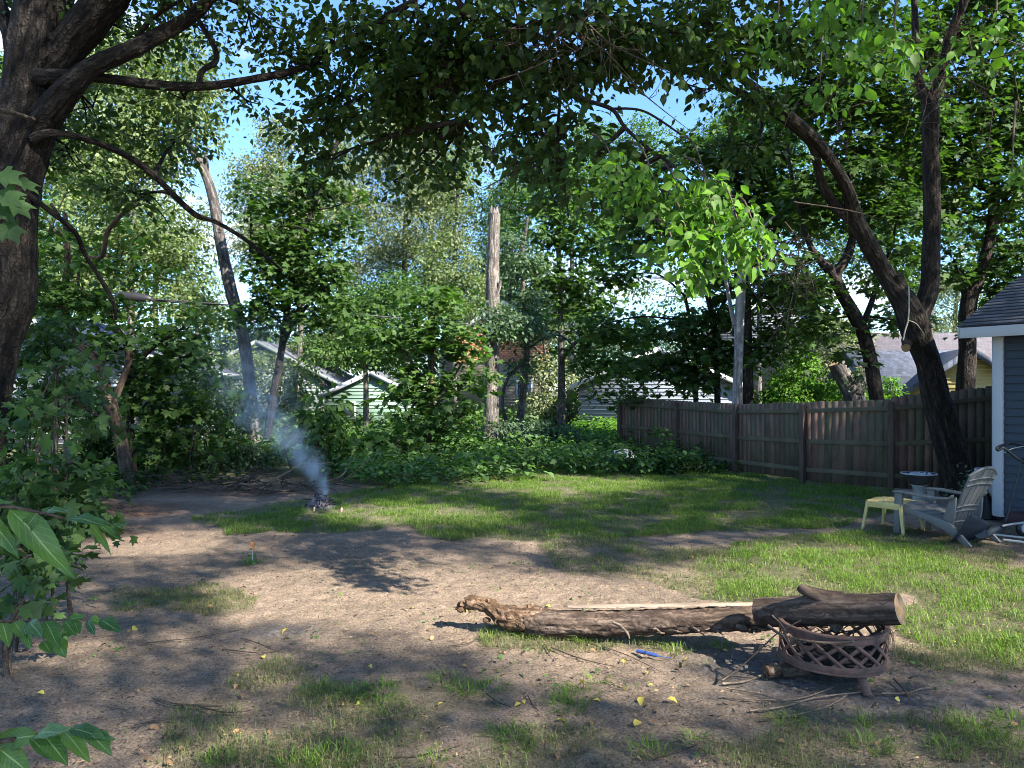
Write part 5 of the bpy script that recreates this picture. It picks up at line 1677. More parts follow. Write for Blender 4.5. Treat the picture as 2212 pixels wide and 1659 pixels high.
V = np.concatenate([np.stack([pc[0] + np.cos(a) * r_, pc[1] + np.sin(a) * r_, np.full(48, z_)], 1) for r_, z_ in zip(rr, zz_)])
fs = []
for j in range(4):
    a0, b0 = np.arange(48) + j * 48, np.arange(48) + (j + 1) * 48
    fs.append(np.stack([a0, np.roll(a0, -1), np.roll(b0, -1), b0], 1))
mb.add(V, np.concatenate(fs))
mb.build('bowl', M['char'], pit)
for an in (-75, 45, 165):
    mb = MB()
    dv = np.array([math.cos(R(an)), math.sin(R(an))])
    b0 = pc + dv * .25
    e0 = pc + dv * .33
    mb.tube([(b0[0], b0[1], .135), ((b0[0] + e0[0]) / 2, (b0[1] + e0[1]) / 2, .06), (e0[0], e0[1], -.01)], [.027, .028, .029], 16, 3, .03)
    mb.build('leg', M['iron'], pit)

# twigs in the pit, drooping over the rim
def stick(pts_, r0, m_, label=None, name='stick', group=None, taper=.5):
    mb = MB()
    P_ = np.array(pts_)
    rr_ = np.linspace(r0, r0 * taper, len(P_))
    mb.tube(P_, rr_, 8, 5, .15, int(abs(P_[0][0]) * 100) % 50)
    c_ = P_.mean(0)
    o_ = mb.build(name, m_, None, org=(c_[0], c_[1], max(P_[:, 2].min(), 0)))
    if label:
        tag(o_, label, 'stick', group)
    return o_


stick([at(1660, 1352, 4.95), at(1690, 1372, 4.82), at(1740, 1384, 4.72), at(1800, 1389, 4.68), at(1850, 1384, 4.70), at(1890, 1374, 4.76), at(1915, 1372, 4.84)], .010, M['twig'], 'long crooked twig bent round the front rim of the fire pit')
stick([at(1560, 1470, 4.85), at(1600, 1440, 4.9), at(1650, 1395, 4.9), at(1680, 1368, 4.9), at(1730, 1340, 4.85)], .007, M['twig'], 'thin twig slanting from the ground up to the pit rim')
stick([at(1668, 1330, 4.9), at(1690, 1352, 4.85), at(1700, 1375, 4.8)], .006, M['twig'], 'short forked twig under the firewood log')
stick([at(1690, 1370, 4.8), at(1710, 1400, 4.75), at(1735, 1420, 4.72)], .004, M['twig'], 'fine twig dangling from the pit rim over the lattice')
mb = MB()
for k in range(46):
    a = rng.uniform(0, 6.28)
    r_ = rng.uniform(0, .25)
    b0 = np.array([pc[0] + math.cos(a) * r_, pc[1] + math.sin(a) * r_, rng.uniform(.12, .30)])
    e0 = b0 + np.array([rng.normal(0, .16), rng.normal(0, .12), rng.uniform(-.02, .08)])
    dd_ = e0[:2] - pc
    if np.linalg.norm(dd_) > .34:
        e0[:2] = pc + dd_ / np.linalg.norm(dd_) * .33
    mb.tube([b0, (b0 + e0) / 2 + rng.normal(0, .02, 3), e0], [.008, .006, .003], 6, 3, .1, k)
o = mb.build('kindling', M['twig'])
tag(o, 'tangle of dark kindling heaped inside the fire pit', 'kindling', None, 'stuff')
mb = MB()
for k in range(26):   # dry weeds hanging at the pit's far side
    b0 = np.array([2.42, 4.98, .36]) + rng.normal(0, .02, 3)
    e0 = b0 + np.array([rng.uniform(0, .06), rng.normal(0, .03), -rng.uniform(.08, .26)])
    mb.tube([b0, (b0 + e0) / 2 + np.array([.02, 0, .01]), e0], [.003, .0025, .001], 4, 3)
o = mb.build('dry_weeds', M['twig_pale'])
tag(o, 'wisp of dry weeds hanging off the far rim of the pit', 'weeds', None, 'stuff')

mb = MB()
bc = gd(1690, 1463)
for k, (dx, sx, m_) in enumerate(((-.05, .12, 0), (.08, .18, 1))):
    mb.tube([bc + np.array([dx - sx / 2, -.01, .04]), bc + np.array([dx, 0, .045]), bc + np.array([dx + sx / 2, .01, .03])], [.045, .05, .035], 9, 4, .3, k + 3, True, .1, m_)
o = mb.build('wood_chunk', [M['rot'], M['bark_firelog']], smooth=False)
tag(o, 'charred chunk of rotten wood beside the pit leg', 'wood')

# loose sticks on the dirt: (view pts) on the ground
GS = [
    ([(333, 1512), (370, 1526), (430, 1530), (480, 1528)], .011, 'twig', 'dark curved stick lying alone in the foreground dirt'),
    ([(430, 1530), (480, 1541), (535, 1541)], .005, 'twig', 'thin forked end beside the dark curved stick'),
    ([(290, 1570), (340, 1560), (402, 1555)], .006, 'twig', 'short brown twig below the dark curved stick'),
    ([(438, 1386), (470, 1382), (497, 1378)], .006, 'twig_pale', 'pale straw coloured stick near the charred patch'),
    ([(300, 1395), (350, 1388), (420, 1380), (520, 1362)], .005, 'twig', 'long thin twig running towards the charred patch'),
    ([(520, 1380), (560, 1392), (600, 1410)], .005, 'twig', 'thin twig slanting across the charred patch'),
    ([(480, 1150 + 255), (560, 1412), (610, 1405)], .005, 'twig', 'thin twig just below the charred patch'),
    ([(970, 1396), (1010, 1392), (1030, 1383), (1065, 1378)], .004, 'twig', 'spindly twig in the shade before the rotten log'),
    ([(1170, 1385), (1180, 1400), (1187, 1412)], .004, 'twig', 'small hooked twig before the rotten root'),
    ([(1190, 1402), (1240, 1420), (1290, 1436), (1330, 1442)], .005, 'twig', 'twig in the sun between log and blue tube'),
    ([(1300, 1398), (1360, 1420), (1430, 1455)], .004, 'twig', 'long thin twig reaching towards the blue tube'),
    ([(1560, 1480), (1610, 1474), (1650, 1462), (1680, 1452)], .009, 'twig_pale', 'straight pale stick on the ground beside the pit'),
    ([(1570, 1490), (1630, 1500), (1700, 1520), (1770, 1525)], .006, 'twig_pale', 'upper long pale twig in front of the pit'),
    ([(1620, 1540), (1700, 1530), (1760, 1512), (1860, 1500)], .007, 'twig_pale', 'pale twig crossing under the pit leg'),
    ([(1560, 1510), (1620, 1514), (1720, 1512), (1800, 1488)], .006, 'twig_pale', 'thin brown twig curving round before the pit'),
    ([(1640, 1560), (1700, 1552), (1760, 1560)], .005, 'twig', 'short dark twig well in front of the pit'),
    ([(1690, 1555), (1780, 1530), (1830, 1505)], .006, 'twig_pale', 'pale diagonal twig in front of the pit'),
    ([(1905, 1503), (1960, 1500), (1990, 1490), (2040, 1485)], .007, 'twig_pale', 'lone pale stick on the grey ash'),
    ([(1930, 1470), (1950, 1490), (1965, 1515)], .006, 'twig', 'small dark stick crossing the ash patch'),
    ([(1640, 1635), (1680, 1645), (1720, 1660)], .006, 'twig', 'dark stick at the front edge beside the grass'),
    ([(1420, 1640), (1480, 1620), (1530, 1600)], .004, 'twig', 'thin twig among the front grass tufts'),
    ([(1140, 1505), (1150, 1525), (1165, 1540)], .004, 'twig', 'small bent twig beside the round grass tuft'),
    ([(1135, 1465 + 100), (1150, 1590), (1140, 1612)], .004, 'twig', 'curled twig below the round grass tuft'),
    ([(1050, 1500), (1075, 1520), (1105, 1530)], .005, 'twig', 'dark twig between two grass tufts'),
    ([(820, 1640), (900, 1635), (1000, 1610)], .004, 'twig', 'long thin twig at the sunny front edge'),
    ([(1560, 1230 + 290), (1580, 1530), (1590, 1545)], .004, 'twig', 'tiny twig left of the pale twigs'),
]
for ps, r0, mk, lb in GS:
    pts_ = [gd(x, y) + np.array([0, 0, r0 * .8 + rng.uniform(0, .01)]) for x, y in ps]
    stick(pts_, r0, M[mk], lb, 'twig')
mb = MB()
b0, e0 = gd(1376, 1411), gd(1420, 1421)
mb.tube([b0 + np.array([0, 0, .016]), (b0 + e0) / 2 + np.array([0, 0, .016]), e0 + np.array([0, 0, .014])], [.013, .014, .012], 12, 3)
mb.tube([e0 + np.array([0, 0, .014]), gd(1450, 1424) + np.array([0, 0, .008])], [.004, .003], 8, 1)
o = mb.build('blue_tube', M['blue'])
tag(o, 'short blue plastic tube dropped on the dirt', 'tube')

# fallen yellow leaves
proto = None
YL = [(292, 1360, 1.5), (90, 1500, .9), (570, 1420, 1), (510, 1460, 1), (615, 1365, 1.2), (770, 1525, 1.1), (1385, 1517, 1.4), (1455, 1517, 1.5), (1348, 1430, 1), (1345, 1490, 1), (1378, 1565, 1.3), (1215, 1560, 1.3), (1120, 1525, 1.2), (1130, 1518, 1), (1290, 1516, .9), (1260, 1475, 1.2), (1400, 1455, .9), (1480, 1428, 1), (1405, 1483, .8), (950, 1525, .9), (800, 1442, .9), (1940, 1515, .9), (2060, 1388, .7), (1010, 1320, .8), (890, 1315, .8), (640, 1490, .8), (1625, 1225, .9), (1565, 1408, .9), (1185, 1312, 1.1), (735, 1500, .7)]
BIG = {(292, 1360): 'brightest yellow leaf lying alone near the bush', (1385, 1517): 'upright folded yellow leaf in the foreground', (1455, 1517): 'flat cream leaf beside the folded yellow one'}
mbp = MB()
V0, Fs, _ = OVAL
lv = V0 * np.array([1, 1.15, 2.2])
mbp.add((lv - np.array([.5, 0, 0])) * .05, Fs, 0)
proto = mbp.build('fallen_leaf', M['yellow_leaf'])
for i, (vx, vy, s_) in enumerate(YL):
    o = proto if i == 0 else proto.copy()
    if i:
        C.objects.link(o)
    g_ = gd(vx, vy)
    o.location = (g_[0], g_[1], .012)
    o.scale = (s_, s_, s_)
    o.rotation_euler = (rng.normal(0, .4), rng.normal(-.2, .4), rng.uniform(0, 6.28))
    tag(o, BIG.get((vx, vy), 'small yellow leaf fallen on the bare dirt'), 'leaf', 'yellow leaves fallen on the dirt')

# brush pile
BR = [
    ([(345, 1087, 14.0), (420, 1082, 14.0), (480, 1068, 14.1), (530, 1040, 14.2), (560, 1018, 14.3)], .06, 'twig', 'thickest grey limb of the brush pile'),
    ([(470, 1074, 14.3), (560, 1070, 14.3), (640, 1072, 14.3)], .045, 'twig', 'dark straight limb low in the brush pile'),
    ([(520, 1045, 14.0), (600, 1060, 14.0), (690, 1058, 14.1)], .03, 'twig_pale', 'pale limb lying flat across the brush pile'),
    ([(560, 1060, 13.8), (600, 1032, 13.8), (640, 1010, 13.9), (655, 1000, 14)], .026, 'twig_pale', 'pale forked limb sticking up from the brush pile'),
    ([(650, 1003, 13.9), (690, 1002, 13.9), (720, 998, 14)], .016, 'twig_pale', 'pale tip reaching sideways above the brush pile'),
    ([(700, 1042, 13.7), (735, 1030, 13.7), (752, 1010, 13.8)], .026, 'twig_pale', 'bent pale stick beside the smoke'),
    ([(380, 1060, 14.4), (450, 1045, 14.4), (520, 1050, 14.4)], .016, 'twig', 'thin twig at the back of the brush pile'),
    ([(300, 1062, 14.2), (380, 1058, 14.2), (440, 1066, 14.2)], .016, 'twig', 'thin low twig at the near end of the brush pile'),
    ([(590, 1078, 13.9), (640, 1082, 13.8), (670, 1072, 13.8)], .022, 'twig_pale', 'short pale branch in front of the brush pile'),
    ([(470, 1060, 14.2), (500, 1050, 14.2), (560, 1000, 14.2)], .018, 'twig', 'slanting dark twig in the brush pile'),
    ([(740, 1040, 13.6), (790, 1000, 13.6), (800, 985, 13.7)], .012, 'twig_pale', 'thin pale twig rising behind the smoke'),
]
for ps, r0, mk, lb in BR:
    stick([at(x, y, dd_) for x, y, dd_ in ps], r0, M[mk], lb, 'brush_limb', 'limbs of the brush pile')
mb = MB()
for k in range(170):
    c_ = at(rng.uniform(330, 720), rng.uniform(1040, 1085), 14.2 + rng.normal(0, .35))
    c_[2] = abs(rng.normal(.12, .12)) + .02
    e_ = c_ + np.array([rng.normal(0, .45), rng.normal(0, .3), rng.normal(0, .1)])
    e_[2] = max(e_[2], .01)
    mb.tube([c_, (c_ + e_) / 2 + rng.normal(0, .04, 3), e_], [.009, .006, .003], 5, 3)
o = mb.build('brush_twigs', M['twig'])
tag(o, 'tangle of fine twigs in the brush pile', None, None, 'stuff')

# smouldering ash heap
ac = gd(692, 1096)
ah = thing('ash_heap', 'smouldering grey heap of ash and charred scraps at the lawn edge', 'ash heap', (ac[0], ac[1], 0))
nu, nv_ = 40, 14
V = []
for j in range(nv_ + 1):
    t = j / nv_
    for i in range(nu):
        a = 2 * np.pi * i / nu
        r_ = .23 * (1 - t ** 1.8)
        V.append((ac[0] + math.cos(a) * r_, ac[1] + math.sin(a) * r_ * .8, .24 * t - .02))
V = np.array(V)
dn = fbm(V, 14, 5) - .5
V[:, :2] = ac[:2] + (V[:, :2] - ac[:2]) * (1 + dn[:, None] * 1.1)
V[:, 2] += (fbm(V, 22, 8) - .5) * .12
fs = []
for j in range(nv_):
    a0, b0 = np.arange(nu) + j * nu, np.arange(nu) + (j + 1) * nu
    fs.append(np.stack([a0, np.roll(a0, -1), np.roll(b0, -1), b0], 1))
mb = MB()
mb.add(V, np.concatenate(fs))
mb.build('ash_mound', M['ash'], ah, smooth=False)
mb = MB()
for k in range(60):
    a = rng.uniform(0, 6.28)
    r_ = rng.uniform(.02, .26)
    b0 = np.array([ac[0] + math.cos(a) * r_, ac[1] + math.sin(a) * r_, .22 * (1 - r_ / .28)])
    e0 = b0 + rng.normal(0, .06, 3)
    mb.tube([b0, (b0 + e0) / 2, e0], [.012, .010, .004], 5, 2, .2, k, True, 0, int(k % 4 == 0))
tag(mb.build('charred_scraps', [M['char'], M['ash']], ah, smooth=False), kind='stuff')
for vx, vy in ((737, 1105), (678, 1103)):
    mb = MB()
    c_ = gd(vx, vy)
    mb.tube([c_ + np.array([0, 0, .0]), c_ + np.array([.005, 0, .04]), c_ + np.array([.015, 0, .06])], [.016, .018, .006], 8, 3, .3)
    mb.build('pale_scrap', M['ember'], ah)

# smoke
SM_H = 3.1
so_ = np.array([ac[0] + .04, ac[1], .18])


def sm_axis(z):
    return -1.3 * (1 - math.exp(-(z / 1.1) ** 2))


def sm_rad(z):
    return .07 + .27 * z


V = []
nz_, na_ = 26, 24
for j in range(nz_):
    z = SM_H * j / (nz_ - 1)
    for i in range(na_):
        a = 2 * np.pi * i / na_
        r_ = sm_rad(z) * 1.75
        V.append((so_[0] + sm_axis(z) + math.cos(a) * r_, so_[1] + .12 * z + math.sin(a) * r_, so_[2] + z))
V = np.array(V)
fs = []
for j in range(nz_ - 1):
    a0, b0 = np.arange(na_) + j * na_, np.arange(na_) + (j + 1) * na_
    fs.append(np.stack([a0, np.roll(a0, -1), np.roll(b0, -1), b0], 1))
mb = MB()
mb.add(V, [np.concatenate(fs), np.arange(na_)[::-1], np.arange(na_) + (nz_ - 1) * na_])
n, l = sm.node_tree.nodes, sm.node_tree.links


def mth(op, a, b=None):
    k = n.new('ShaderNodeMath')
    k.operation = op
    for i, v in enumerate((a, b)):
        if v is None:
            continue
        if isinstance(v, (int, float)):
            k.inputs[i].default_value = v
        else:
            l.new(v, k.inputs[i])
    return k.outputs[0]


tco = n.new('ShaderNodeTexCoord')
sx_ = n.new('ShaderNodeSeparateXYZ')
l.new(tco.outputs['Object'], sx_.inputs[0])
zz = sx_.outputs[2]
nzz = n.new('ShaderNodeTexNoise')
nzz.inputs['Scale'].default_value = 2.6
nzz.inputs['Detail'].default_value = 4
l.new(tco.outputs['Object'], nzz.inputs['Vector'])
ax_ = mth('MULTIPLY', mth('SUBTRACT', 1.0, mth('EXPONENT', mth('MULTIPLY', mth('MULTIPLY', zz, zz), -.8264))), -1.3)
wob = mth('MULTIPLY', mth('SUBTRACT', nzz.outputs[0], .5), mth('MULTIPLY', zz, .9))
dx = mth('ADD', mth('SUBTRACT', sx_.outputs[0], ax_), wob)
dy = mth('SUBTRACT', sx_.outputs[1], mth('MULTIPLY', zz, .12))
rad_ = mth('ADD', mth('MULTIPLY', zz, .27), .07)
dist = mth('DIVIDE', mth('ADD', mth('MULTIPLY', dx, dx), mth('MULTIPLY', dy, dy)), mth('MULTIPLY', rad_, rad_))
gau = mth('EXPONENT', mth('MULTIPLY', dist, -2.0))
nz2 = n.new('ShaderNodeTexNoise')
nz2.inputs['Scale'].default_value = 4.5
nz2.inputs['Detail'].default_value = 5
nz2.inputs['Distortion'].default_value = .8
l.new(tco.outputs['Object'], nz2.inputs['Vector'])
nn2 = mth('MAXIMUM', mth('MULTIPLY', mth('SUBTRACT', nz2.outputs[0], .40), 5.0), 0.0)
fade = mth('MAXIMUM', mth('SUBTRACT', 1.0, mth('DIVIDE', zz, SM_H)), 0.0)
den = mth('MULTIPLY', mth('MULTIPLY', gau, nn2), mth('DIVIDE', mth('MULTIPLY', mth('MULTIPLY', fade, fade), 4.0), mth('ADD', rad_, .05)))
pv = n.new('ShaderNodeVolumePrincipled')
pv.inputs['Color'].default_value = (.80, .90, 1.0, 1)
pv.inputs['Anisotropy'].default_value = .1
l.new(den, pv.inputs['Density'])
om = n.new('ShaderNodeOutputMaterial')
l.new(pv.outputs[0], om.inputs['Volume'])
o = mb.build('smoke', sm, None, smooth=True, org=tuple(so_))
tag(o, 'thin blue smoke drifting up off the ash heap', None, None, 'stuff')
cy.volume_step_rate = 2.0
cy.volume_max_steps = 128

# ------------------------------------------------------------------ furniture by the shed
def local(o, fwd):
    f = np.array([fwd[0], fwd[1], 0.0])
    f /= np.linalg.norm(f)
    lft = np.array([-f[1], f[0], 0])
    return np.stack([f, lft, np.array([0, 0, 1.0])], 1), np.array(o)


Mc, oc = local((5.52, 9.72, 0), (-.45, .89))
ch = thing('adirondack_chair', 'blue grey resin garden chair with a tall fanned back, seen from behind', 'chair', tuple(oc))


def slab(mb, pts_uw, y0, y1):
    mb.prism(pts_uw, y0, y1, 0, Mc, oc)


# seat: sloping slats along the width
mb = MB()
for k in range(6):
    t0, t1 = k / 6, (k + 1) / 6 - .018
    x0_, x1_ = .42 - .62 * t0, .42 - .62 * t1
    z0_, z1_ = .40 - .16 * t0, .40 - .16 * t1
    slab(mb, [(x0_, z0_), (x1_, z1_), (x1_, z1_ - .022), (x0_, z0_ - .022)], -.27, .27)
slab(mb, [(.44, .40), (.44, .30), (.42, .30), (.42, .40)], -.27, .27)
mb.build('seat', M['resin_grey'], ch, smooth=False, bevel=.006)
# back: five slats fanned, arched top
lean = math.radians(27)
bx, bz = -.16, .22
bt = np.array([-math.sin(lean), math.cos(lean)])
mb = MB()


def backpt(y, s, off=0.0):
    cv = .05 - .35 * y * y    # slight dish
    q_ = np.array([bx - cv * .5, bz]) + bt * s + np.array([-bt[1], bt[0]]) * off
    return Mc @ np.array([q_[0], y, q_[1]]) + oc


for k in range(5):
    ya, yb = -.23 + k * .092, -.23 + (k + 1) * .092 - .008
    cols = []
    for y_ in (ya, (ya + yb) / 2, yb):
        yn = y_ / .23
        wtop = 1 + .18
        top = .80 - .11 * yn * yn
        for s in np.linspace(0, 1, 7):
            wf = .80 + .36 * s
            cols.append((y_ * wf, top * s))
    V = [backpt(y_, s) for y_, s in cols] + [backpt(y_, s, .022) for y_, s in cols]
    fs = []
    for c_ in range(2):
        for r_ in range(6):
            i0 = c_ * 7 + r_
            fs += [(i0, i0 + 1, i0 + 8, i0 + 7), (i0 + 21, i0 + 28, i0 + 29, i0 + 22)]
    for r_ in range(6):
        fs += [(r_, r_ + 21, r_ + 22, r_ + 1), (14 + r_, 15 + r_, 36 + r_, 35 + r_)]
    for c_ in range(2):
        fs += [(c_ * 7, c_ * 7 + 7, c_ * 7 + 28, c_ * 7 + 21), (c_ * 7 + 6, c_ * 7 + 27, c_ * 7 + 34, c_ * 7 + 13)]
    mb.add(np.array(V), np.array(fs))
bk = mb.build('backrest', M['resin_grey'], ch, smooth=False, bevel=.004)
mb = MB()
for s, wd in ((.66, .255), (.58, .25), (.26, .22), (.19, .21), (.02, .19)):
    P_ = [backpt(y_, s - .03 * (y_ / .25) ** 2 + .01, .028) for y_ in np.linspace(-wd, wd, 9)]
    mb.tube(P_, [.011] * 9, 6, 2)
mb.build('back_rib', M['resin_grey'], ch)
mb = MB()
P_ = [backpt(y_, .805 - .11 * (y_ / .27) ** 2, .01) for y_ in np.linspace(-.268, .268, 13)]
mb.tube(P_, [.019] * 13, 8, 2)
mb.build('top_rail', M['resin_grey'], ch)
for s_ in (-1, 1):
    mb = MB()
    P_ = [(.44, .56), (.30, .565), (.05, .55), (-.15, .545), (-.30, .56), (-.34, .60)]
    V = []
    W_ = [.065, .07, .06, .052, .045, .03]
    for (x_, z_), w_ in zip(P_, W_):
        for yy, zo in ((-w_, 0), (w_, 0), (w_, -.026), (-w_, -.026)):
            V.append(Mc @ np.array([x_, s_ * .335 + yy, z_ + zo]) + oc)
    fs = []
    for k in range(5):
        for j in range(4):
            fs.append((k * 4 + j, k * 4 + (j + 1) % 4, k * 4 + 4 + (j + 1) % 4, k * 4 + 4 + j))
    fs += [(0, 3, 2, 1), (20, 21, 22, 23)]
    mb.add(np.array(V), np.array(fs))
    mb.build('armrest', M['resin_grey'], ch, smooth=False, bevel=.008)
    mb = MB()
    slab(mb, [(.46, .0), (.37, 0), (.35, .30), (.33, .535), (.44, .535)], s_ * .33 - .022, s_ * .33 + .022)
    mb.build('front_leg', M['resin_grey'], ch, smooth=False, bevel=.006)
    mb = MB()
    slab(mb, [(.40, .38), (.40, .29), (.05, .23), (-.20, .14), (-.46, -.0), (-.55, -.0), (-.42, .12), (-.28, .24), (-.18, .27)], s_ * .29 - .02, s_ * .29 + .02)
    mb.build('side_rail', M['resin_grey'], ch, smooth=False, bevel=.006)
    mb = MB()
    slab(mb, [(-.16, .24), (-.26, .53), (-.34, .56), (-.33, .36), (-.30, .20)], s_ * .265 - .015, s_ * .265 + .015)
    mb.build('back_brace', M['resin_grey'], ch, smooth=False, bevel=.005)

Mo, oo = local((5.12, 10.22, 0), (-.62, .78))
ot = thing('footstool', 'pale yellow resin footstool in front of the garden chair', 'footstool', tuple(oo))
mb = MB()
for k in range(6):
    x_ = -.185 + k * .075
    for j in range(5):
        y0_, y1_ = -.26 + j * .104, -.26 + (j + 1) * .104
        f_ = lambda y__: .43 - .035 * (y__ / .26) ** 2 - .02 * ((x_) / .2) ** 2
        V = []
        for y_ in (y0_, y1_):
            V += [Mo @ np.array([x_ - .034, y_, f_(y_)]) + oo, Mo @ np.array([x_ + .034, y_, f_(y_)]) + oo, Mo @ np.array([x_ + .034, y_, f_(y_) - .02]) + oo, Mo @ np.array([x_ - .034, y_, f_(y_) - .02]) + oo]
        mb.add(np.array(V), np.array([(0, 1, 5, 4), (1, 2, 6, 5), (2, 3, 7, 6), (3, 0, 4, 7), (0, 3, 2, 1), (4, 5, 6, 7)]))
mb.build('top', M['resin_yellow'], ot, smooth=False, bevel=.003)
mb = MB()
for s_ in (-1, 1):
    mb.box(Mo @ np.array([s_ * .225, 0, .35]) + oo, (.022, .50, .09), Mo)
    mb.box(Mo @ np.array([0, s_ * .255, .345]) + oo, (.43, .022, .08), Mo)
mb.build('apron', M['resin_yellow'], ot, smooth=False, bevel=.005)
for sx__ in (-1, 1):
    for sy__ in (-1, 1):
        mb = MB()
        a_, b_ = Mo @ np.array([sx__ * .215, sy__ * .245, .39]) + oo, Mo @ np.array([sx__ * .27, sy__ * .29, -.01]) + oo
        mb.tube([a_, (a_ + b_) / 2, b_], [.034, .030, .026], 4, 2, flat=.8)
        mb.build('leg', M['resin_yellow'], ot, smooth=False, bevel=.004)


def lathe(mb, prof, c, n_=32, mi=0):
    a = np.linspace(0, 2 * np.pi, n_, endpoint=False)
    V = np.concatenate([np.stack([c[0] + np.cos(a) * r_, c[1] + np.sin(a) * r_, np.full(n_, c[2] + z_)], 1) for r_, z_ in prof])
    fs = []
    for j in range(len(prof) - 1):
        a0, b0 = np.arange(n_) + j * n_, np.arange(n_) + (j + 1) * n_
        fs.append(np.stack([a0, np.roll(a0, -1), np.roll(b0, -1), b0], 1))
    mb.add(V, np.concatenate(fs), mi)


bb = np.array([6.48, 12.1, 0])
bath = thing('bird_bath', 'stone bird bath with a wide shallow bowl by the arching tree', 'bird bath', tuple(bb))
mb = MB()
lathe(mb, [(.0, 0), (.17, 0), (.17, .05), (.13, .08), (.10, .12), (.085, .25), (.10, .34), (.12, .36), (0, .36)], bb)
mb.build('pedestal', M['stone_bath'], bath)
mb = MB()
lathe(mb, [(0, .355), (.11, .36), (.17, .44), (.24, .50), (.262, .53), (.262, .545), (.245, .545), (.2, .52), (.1, .50), (0, .495)], bb, 40)
mb.build('bowl', M['bowl_dark'], bath)
mb = MB()
lathe(mb, [(.245, .547), (.264, .549), (.266, .533), (.262, .531)], bb, 40)
for k in range(26):
    a = rng.uniform(0, 6.28)
    r_ = rng.uniform(.02, .2)
    mb.tube([bb + np.array([math.cos(a) * r_, math.sin(a) * r_, .515]), bb + np.array([math.cos(a) * r_ + .02, math.sin(a) * r_, .545])], [.022, .014], 6, 1, .2, k)
mb.build('pebbles', M['clay'], bath)

# dark cover standing between chair and shed
tp = at(2128, 1050, 11.2)
mb = MB()
base_pts = [at(2072, 1135, 11.1), at(2165, 1125, 11.0), at(2160, 1110, 11.9), at(2080, 1110, 11.9)]
for b_ in base_pts:
    b_[2] = 0
rows_ = 12
V = []
per_ = 36
cen = np.mean(base_pts, 0)
for j in range(rows_ + 1):
    t = j / rows_
    for i in range(per_):
        e = i / per_ * 4
        k = int(e) % 4
        f_ = e - int(e)
        b_ = base_pts[k] * (1 - f_) + base_pts[(k + 1) % 4] * f_
        p__ = b_ * (1 - t) + np.array([tp[0], tp[1], .0]) * t
        fold = .06 * math.sin(i * 2.1) * (1 - t) * (.4 + .6 * math.sin(t * 3))
        dir_ = (b_ - cen)
        dir_ /= np.linalg.norm(dir_) + 1e-6
        V.append(p__ + dir_ * fold + np.array([0, 0, tp[2] * t ** .95]))
fs = []
for j in range(rows_):
    a0, b0 = np.arange(per_) + j * per_, np.arange(per_) + (j + 1) * per_
    fs.append(np.stack([a0, np.roll(a0, -1), np.roll(b0, -1), b0], 1))
mb.add(np.array(V), np.concatenate(fs))
o = mb.build('black_tarp', M['tarp'])
tag(o, 'black pointed tarp cover standing between chair and shed', 'tarp')

# planter seen past the shed corner
pb = at(2146, 1075, 12.0)
pl = thing('planter', 'pale patterned planter pot half hidden by the shed corner', 'planter', (pb[0], 12.0, 0))
mb = MB()
lathe(mb, [(0, 0), (.18, 0), (.22, .35), (.24, .56), (.26, .57), (.26, .62), (.23, .62), (.22, .55), (0, .54)], (pb[0], 12.0, 0), 28)
mb.build('pot', M['clay'], pl)
mb = MB()
for k in range(14):
    a = k / 14 * 6.283
    mb.tube([(pb[0] + math.cos(a) * .226, 12 + math.sin(a) * .226, .28), (pb[0] + math.cos(a + .1) * .238, 12 + math.sin(a + .1) * .238, .40), (pb[0] + math.cos(a + .22) * .243, 12 + math.sin(a + .22) * .243, .5)], [.012] * 3, 5, 2)
mb.build('relief', M['white_trim'], pl)

# small blue flowered plant behind the chair arm
pc_ = gd(2000, 1120)
mb = MB()
nn_ = 70
base_ = at(2080, 1062, 11.8)
P = base_ + rng.normal(0, 1, (nn_, 3)) * np.array([.09, .08, .16])
P[:, 2] = np.abs(P[:, 2])
add_leaves(mb, P, rng.normal(0, 1, (nn_, 3)), np.array([0, -.4, 1.0]) + rng.normal(0, .4, (nn_, 3)), np.full(nn_, .07), OVAL)
mb.tube([(base_[0], base_[1], 0), (base_[0], base_[1], .3), (base_[0], base_[1], .5)], [.01, .008, .004], 6, 2)
o = mb.build('potted_herb', M['leaf_blue'], smooth=False)
tag(o, 'small blue green herb between bird bath and chair', 'plant')

# snow shovel on its side
shv = thing('snow_shovel', 'black ribbed snow shovel lying with its handle towards the shed', 'shovel', (6.0, 9.35, 0))
mb = MB()
a_, b_ = at(2048, 1180, 9.3), at(2128, 1150, 9.3)
nu_, nv2 = 15, 10
V = []
for i in range(nu_):
    for j in range(nv2):
        s, t = i / (nu_ - 1), j / (nv2 - 1)
        x_ = a_[0] + (s) * .34
        z_ = .02 + t * (.40 - .18 * s) + .012 * (i % 2)
        y_ = 9.25 - .18 * math.sin(t * 1.6) + s * .12
        V.append((x_ + t * .12, y_, z_))
V = np.array(V)
fs = np.array([(i * nv2 + j, (i + 1) * nv2 + j, (i + 1) * nv2 + j + 1, i * nv2 + j + 1) for i in range(nu_ - 1) for j in range(nv2 - 1)])
mb.add(V, fs)
bl = mb.build('blade', M['shovel'], shv, smooth=False)
sm_ = bl.modifiers.new('thick', 'SOLIDIFY')
sm_.thickness = .012
mb = MB()
mb.tube([V[(nu_ - 1) * nv2 + 5] - np.array([.06, 0, 0]), at(2130, 1152, 9.4), at(2170, 1135, 9.6), at(2190, 1130, 9.7)], [.07, .05, .03, .022], 10, 4)
mb.build('socket', M['shovel'], shv)
mb = MB()
mb.tube([at(2165, 1136, 9.5), at(2212, 1129, 9.5), at(2330, 1122, 9.4)], [.014] * 3, 10, 3)
mb.build('handle', M['pole'], shv)
